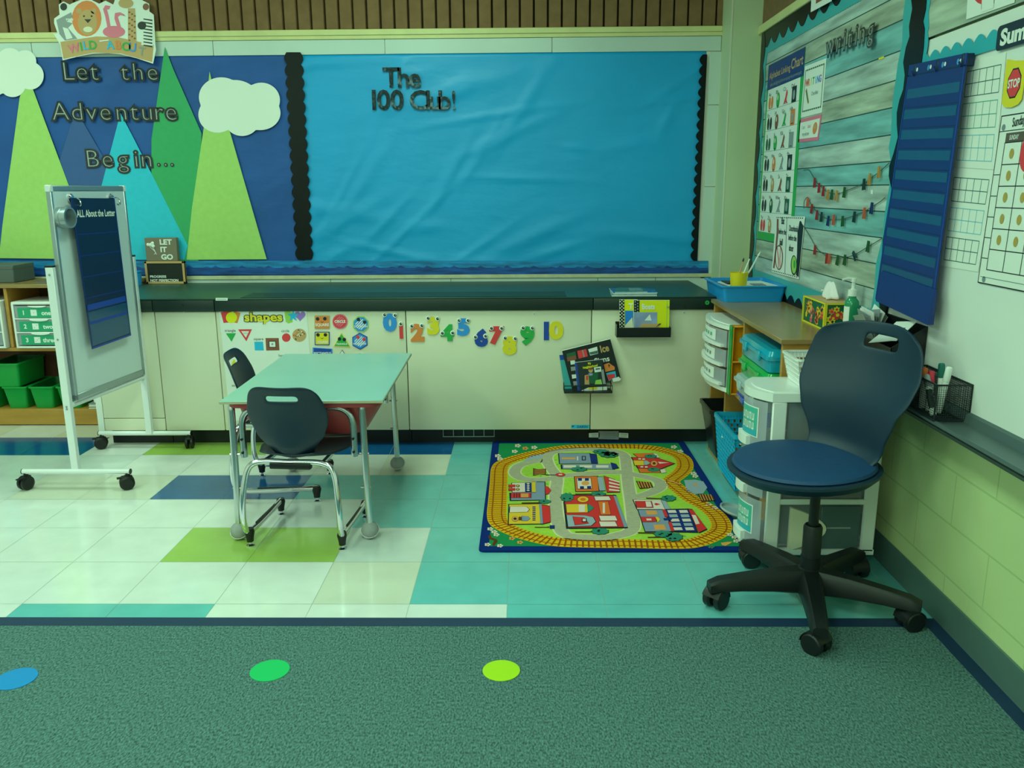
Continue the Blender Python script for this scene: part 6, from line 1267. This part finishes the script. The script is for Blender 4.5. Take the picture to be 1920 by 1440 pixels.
tenframes([(1810, 117), (1887.5, 98), (1866, 318), (1785, 313)], ['line_dark', 'line_green', 'line_teal'], 'upper white sheet of empty ten frames on the whiteboard')
tenframes([(1785, 314), (1866, 319), (1834.5, 510), (1762.5, 498)], ['line_dark', 'line_teal', 'line_dark'], 'lower white sheet of empty ten frames on the whiteboard')
# calendar
tlc, blc = WP.uv(1880, 217), WP.uv(1835, 530); u0 = (tlc[0]+blc[0])/2; s = Sheet(WP.off(.001), [('uv', tlc[0], tlc[1]), ('uv', tlc[0]+.62, tlc[1]), ('uv', blc[0]+.62, blc[1]), ('uv', blc[0], blc[1])], 'paper_white', .0012); W, H = s.W, s.H
s.frame(0, 0, W, H, .003, 'dark', 1); s.rect(0, H*.905, W, H*.91, 'dark', 1); s.text('Sunday', .055, H*.952, H*.05, 'dark', 2, .02, 'L', sx=.62, rot=.08); s.circ(.018, H*.93, .008, 'ink_soft', 2); s.circ(.028, H*.028, .008, 'ink_soft', 2)
cw = .075; s.rect(.034, H*.84, W-.01, H*.895, 'cal_brown', 1)
for k, d_ in enumerate(['SUNDAY', 'MONDAY', 'TUESDAY', 'WEDNESDAY', 'THURSDAY', 'FRIDAY', 'SATURDAY']): s.text(d_, .034+cw*(k+.5), H*.868, H*.026, 'white', 2, .02, sx=.62 if len(d_) < 8 else .5)
for r_ in range(7): s.rect(.034, H*(.84-.125*r_)-.0012, W-.01, H*(.84-.125*r_)+.0012, 'dark', 2)
for k in range(8): s.rect(.034+cw*k-.0012, H*.09, .034+cw*k+.0012, H*.84, 'dark', 2)
for r_ in range(1, 6): s.rect(.004, H*(.78-.125*r_), .032, H*(.78-.125*r_)+.002, 'dark', 2)
for c_ in range(5):
    for r_ in range(5):
        if (c_, r_) == (1, 0): s.circ(.034+cw*1.45, H*.775, .034, 'red', 3, .046)
        else: s.circ(.034+cw*(c_+.5), H*(.775-.125*r_), .0095, 'cal_gold', 3, .0125)
s.rect(.01, H*.04, W-.01, H*.044, 'ink_soft', 2); s.done('calendar_chart', 'white calendar chart with gold dots at the right edge of the whiteboard', 'calendar')
ctr = WP.uv(1904.5, 156); s = Sheet(WP.off(.002), [('uv', ctr[0]-.045, ctr[1]+.05), ('uv', ctr[0]+.045, ctr[1]+.05), ('uv', ctr[0]+.045, ctr[1]-.05), ('uv', ctr[0]-.045, ctr[1]-.05)], 'tray_yellow', .0015); s.mb = MB()
pts = [(-.046, .062), (.0, .052), (.046, .047), (.040, -.042), (.028, -.052), (0, -.057), (-.03, -.054), (-.046, -.042)]; s.mb.prism(pts, 0, .0015, 'yellow')
oc = [(.028*cos(pi*(2*k+1)/8), .034*sin(pi*(2*k+1)/8)) for k in range(8)]; s.mb.prism([(x*1.12, y*1.12) for x, y in oc], .0017, .0017, 'dark'); s.mb.prism(oc, .002, .002, 'red'); s.mb.text('STOP', 0, 0, .019, 'white', .0024, 0, .03, sx=.78)
s.done('stop_card', 'yellow card with a red STOP octagon at the right edge of the photo', 'card')
a, b = WP.uv(1877, 50), WP.uv(1875, 96); s = Sheet(WP.off(.006), [('uv', a[0], a[1]), ('uv', a[0]+.34, a[1]), ('uv', a[0]+.34, b[1]), ('uv', a[0], b[1])], 'green_dark', .001); W, H = s.W, s.H; s.mb = MB(); s.mb.prism(rrect(-W/2, -H/2, W/2, H/2, .012), 0, .001, 'shell_navy')
s.mb.text('Summer', -W/2+.018, 0, H*.60, 'white', .0014, 0, .045, 'L', sx=1.25); s.done('heading_sign', 'dark navy rounded sign starting Sum at the right edge of the photo', 'sign')
# black file holder with bags and cards under the pocket chart
t = thing('wall_holder', 'black open holder of cards on the whiteboard behind the swivel chair', 'holder', (1.10, 2.50, .70)); m = MB(); Lh = .36
m.box((0, 0, 0), (.104, Lh, .004), 'bin_black'); m.box((.100, 0, 0), (.104, Lh, .150), 'bin_black', .002, 1); m.prism([(0, 0), (.104, 0), (.104, .15), (.02, .10), (0, .08)], 0, .003, 'bin_black') if False else None
m.box((0, 0, 0), (.003, Lh, .085), 'bin_black'); m.add([(0, 0, 0), (.104, 0, 0), (.104, 0, .15), (0, 0, .085), (0, .003, 0), (.104, .003, 0), (.104, .003, .15), (0, .003, .085)], [(0, 1, 2, 3), (7, 6, 5, 4), (3, 2, 6, 7)], 'bin_black'); m.add([(0, Lh, 0), (.104, Lh, 0), (.104, Lh, .15), (0, Lh, .085)], [(3, 2, 1, 0), (0, 1, 2, 3)], 'bin_black'); part(m, 'holder_body', t)
random.seed(21)
for k in range(7):
    m = MB(Matrix.Rotation(R(-25+8*k), 4, 'Y') @ Matrix.Rotation(random.uniform(-.3, .3), 4, 'X')); m.box((-.001, -.05, -.05), (.001, .05, .055), ('bag_clear', 'grey', 'label_white', 'bag_clear', 'grey', 'label_white', 'bag_clear')[k]); m.box((-.0015, -.03, -.02), (.0015, .03, .03), ('grey', 'pink', 'grey', 'green_dark', 'label_white', 'grey', 'label_white')[k])
    tag(m.build('card_bag', loc=(1.115+.010*k, 2.74+.012*k, .80+.006*(k % 3))), 'clear bag of cards, %s one standing in the black holder' % ('frontmost', 'second', 'third', 'fourth', 'fifth', 'sixth', 'rearmost')[k], 'bag', 'bags of cards in the black holder')
for k, (m_, lb) in enumerate((('tan', 'cream and yellow picture card lying low in the black holder'), ('green_dark', 'white picture card on top of the yellow one in the black holder'))):
    m = MB(Matrix.Rotation(R(-28-12*k), 4, 'Y') @ Matrix.Rotation(.5-.25*k, 4, 'Z')); m.box((-.04, -.055, 0), (.05, .045, .0015), 'white'); m.box((-.02, -.035, .0015), (.02, .0, .0017), m_); tag(m.build('picture_card', loc=(1.132+.010*k, 2.60-.02*k, .805+.014*k)), lb, 'card')
# mesh basket with markers on the tray
t = thing('mesh_basket', 'black wire mesh basket of markers stuck to the whiteboard above the tray', 'basket', (1.11, 2.215, .637)); Lb, Db, Hb = .265, .094, .098; m = MB()
def pane(p0, du, dv, nu, nv):
    p0, du, dv = V(p0), V(du), V(dv)
    for i in range(nu+1): m.tube([p0+du*i/nu, p0+du*i/nu+dv], .0006, 'mesh_black', 4)
    for j in range(nv+1): m.tube([p0+dv*j/nv, p0+dv*j/nv+du], .0006, 'mesh_black', 4)
pane((0, 0, 0), (0, Lb, 0), (0, 0, Hb), 44, 16); pane((0, 0, 0), (Db, 0, 0), (0, 0, Hb), 16, 16); pane((0, Lb, 0), (Db, 0, 0), (0, 0, Hb), 16, 16); pane((Db, 0, 0), (0, Lb, 0), (0, 0, Hb), 44, 16); pane((0, 0, 0), (0, Lb, 0), (Db, 0, 0), 44, 16); part(m, 'mesh_wall', t)
m = MB(); m.tube([(0, 0, Hb), (Db, 0, Hb), (Db, Lb, Hb), (0, Lb, Hb)], .003, 'mesh_black', 6, closed=True); m.tube([(0, 0, 0), (Db, 0, 0), (Db, Lb, 0), (0, Lb, 0)], .0025, 'mesh_black', 6, closed=True)
for a, b in ((0, 0), (Db, 0), (0, Lb), (Db, Lb)): m.tube([(a, b, 0), (a, b, Hb)], .0022, 'mesh_black', 6)
part(m, 'wire_frame', t)
def marker(label, p, q, body, cap, text=None, flip=False):
    p, q = V(p), V(q); d = (q-p); L = d.length; rot = d.to_track_quat('Z', 'Y').to_matrix().to_4x4(); t = thing('marker', label, 'marker', M=Matrix.Translation(p) @ rot, group='markers in the mesh basket')
    m = MB(); m.lathe([(.0075, 0), (.0085, .002), (.0085, L*.68), (.0075, L*.70)], body, n=16)
    if text: m.lathe([(.0087, L*.16), (.0087, L*.62)], 'dark', n=20)
    part(m, 'barrel', t); m = MB(); m.lathe([(.0088, L*.70), (.0095, L*.705), (.0088, L*.97), (.007, L)], cap, n=16); part(m, 'cap', t)
    return t, L
marker('marker with an orange cap standing in the mesh basket', (1.132, 2.335, .642), (1.132, 2.342, .757), 'white', 'marker_orange')
marker('marker with a red cap standing next to the orange one', (1.137, 2.305, .642), (1.135, 2.309, .755), 'white', 'marker_red')
marker('marker with a teal cap behind the red one', (1.17, 2.31, .642), (1.165, 2.316, .775), 'white', 'cap_teal')
marker('all white marker leaning right in the mesh basket', (1.155, 2.285, .642), (1.16, 2.262, .775), 'white', 'plastic_white')
t_, L_m = marker('dry erase marker with black label lying diagonally across the basket front', (1.121, 2.243, .645), (1.120, 2.305, .745), 'white', 'grey', True)
m = MB(Matrix.Rotation(R(200), 4, 'Z') @ Matrix.Translation((.0092, 0, L_m*.39)) @ Matrix.Rotation(pi/2, 4, 'Y') @ Matrix.Rotation(0, 4, 'Z')); m.text('EXPO', 0, 0, .008, 'white', .0, 0, .04); part(m, 'printed_word', t_)
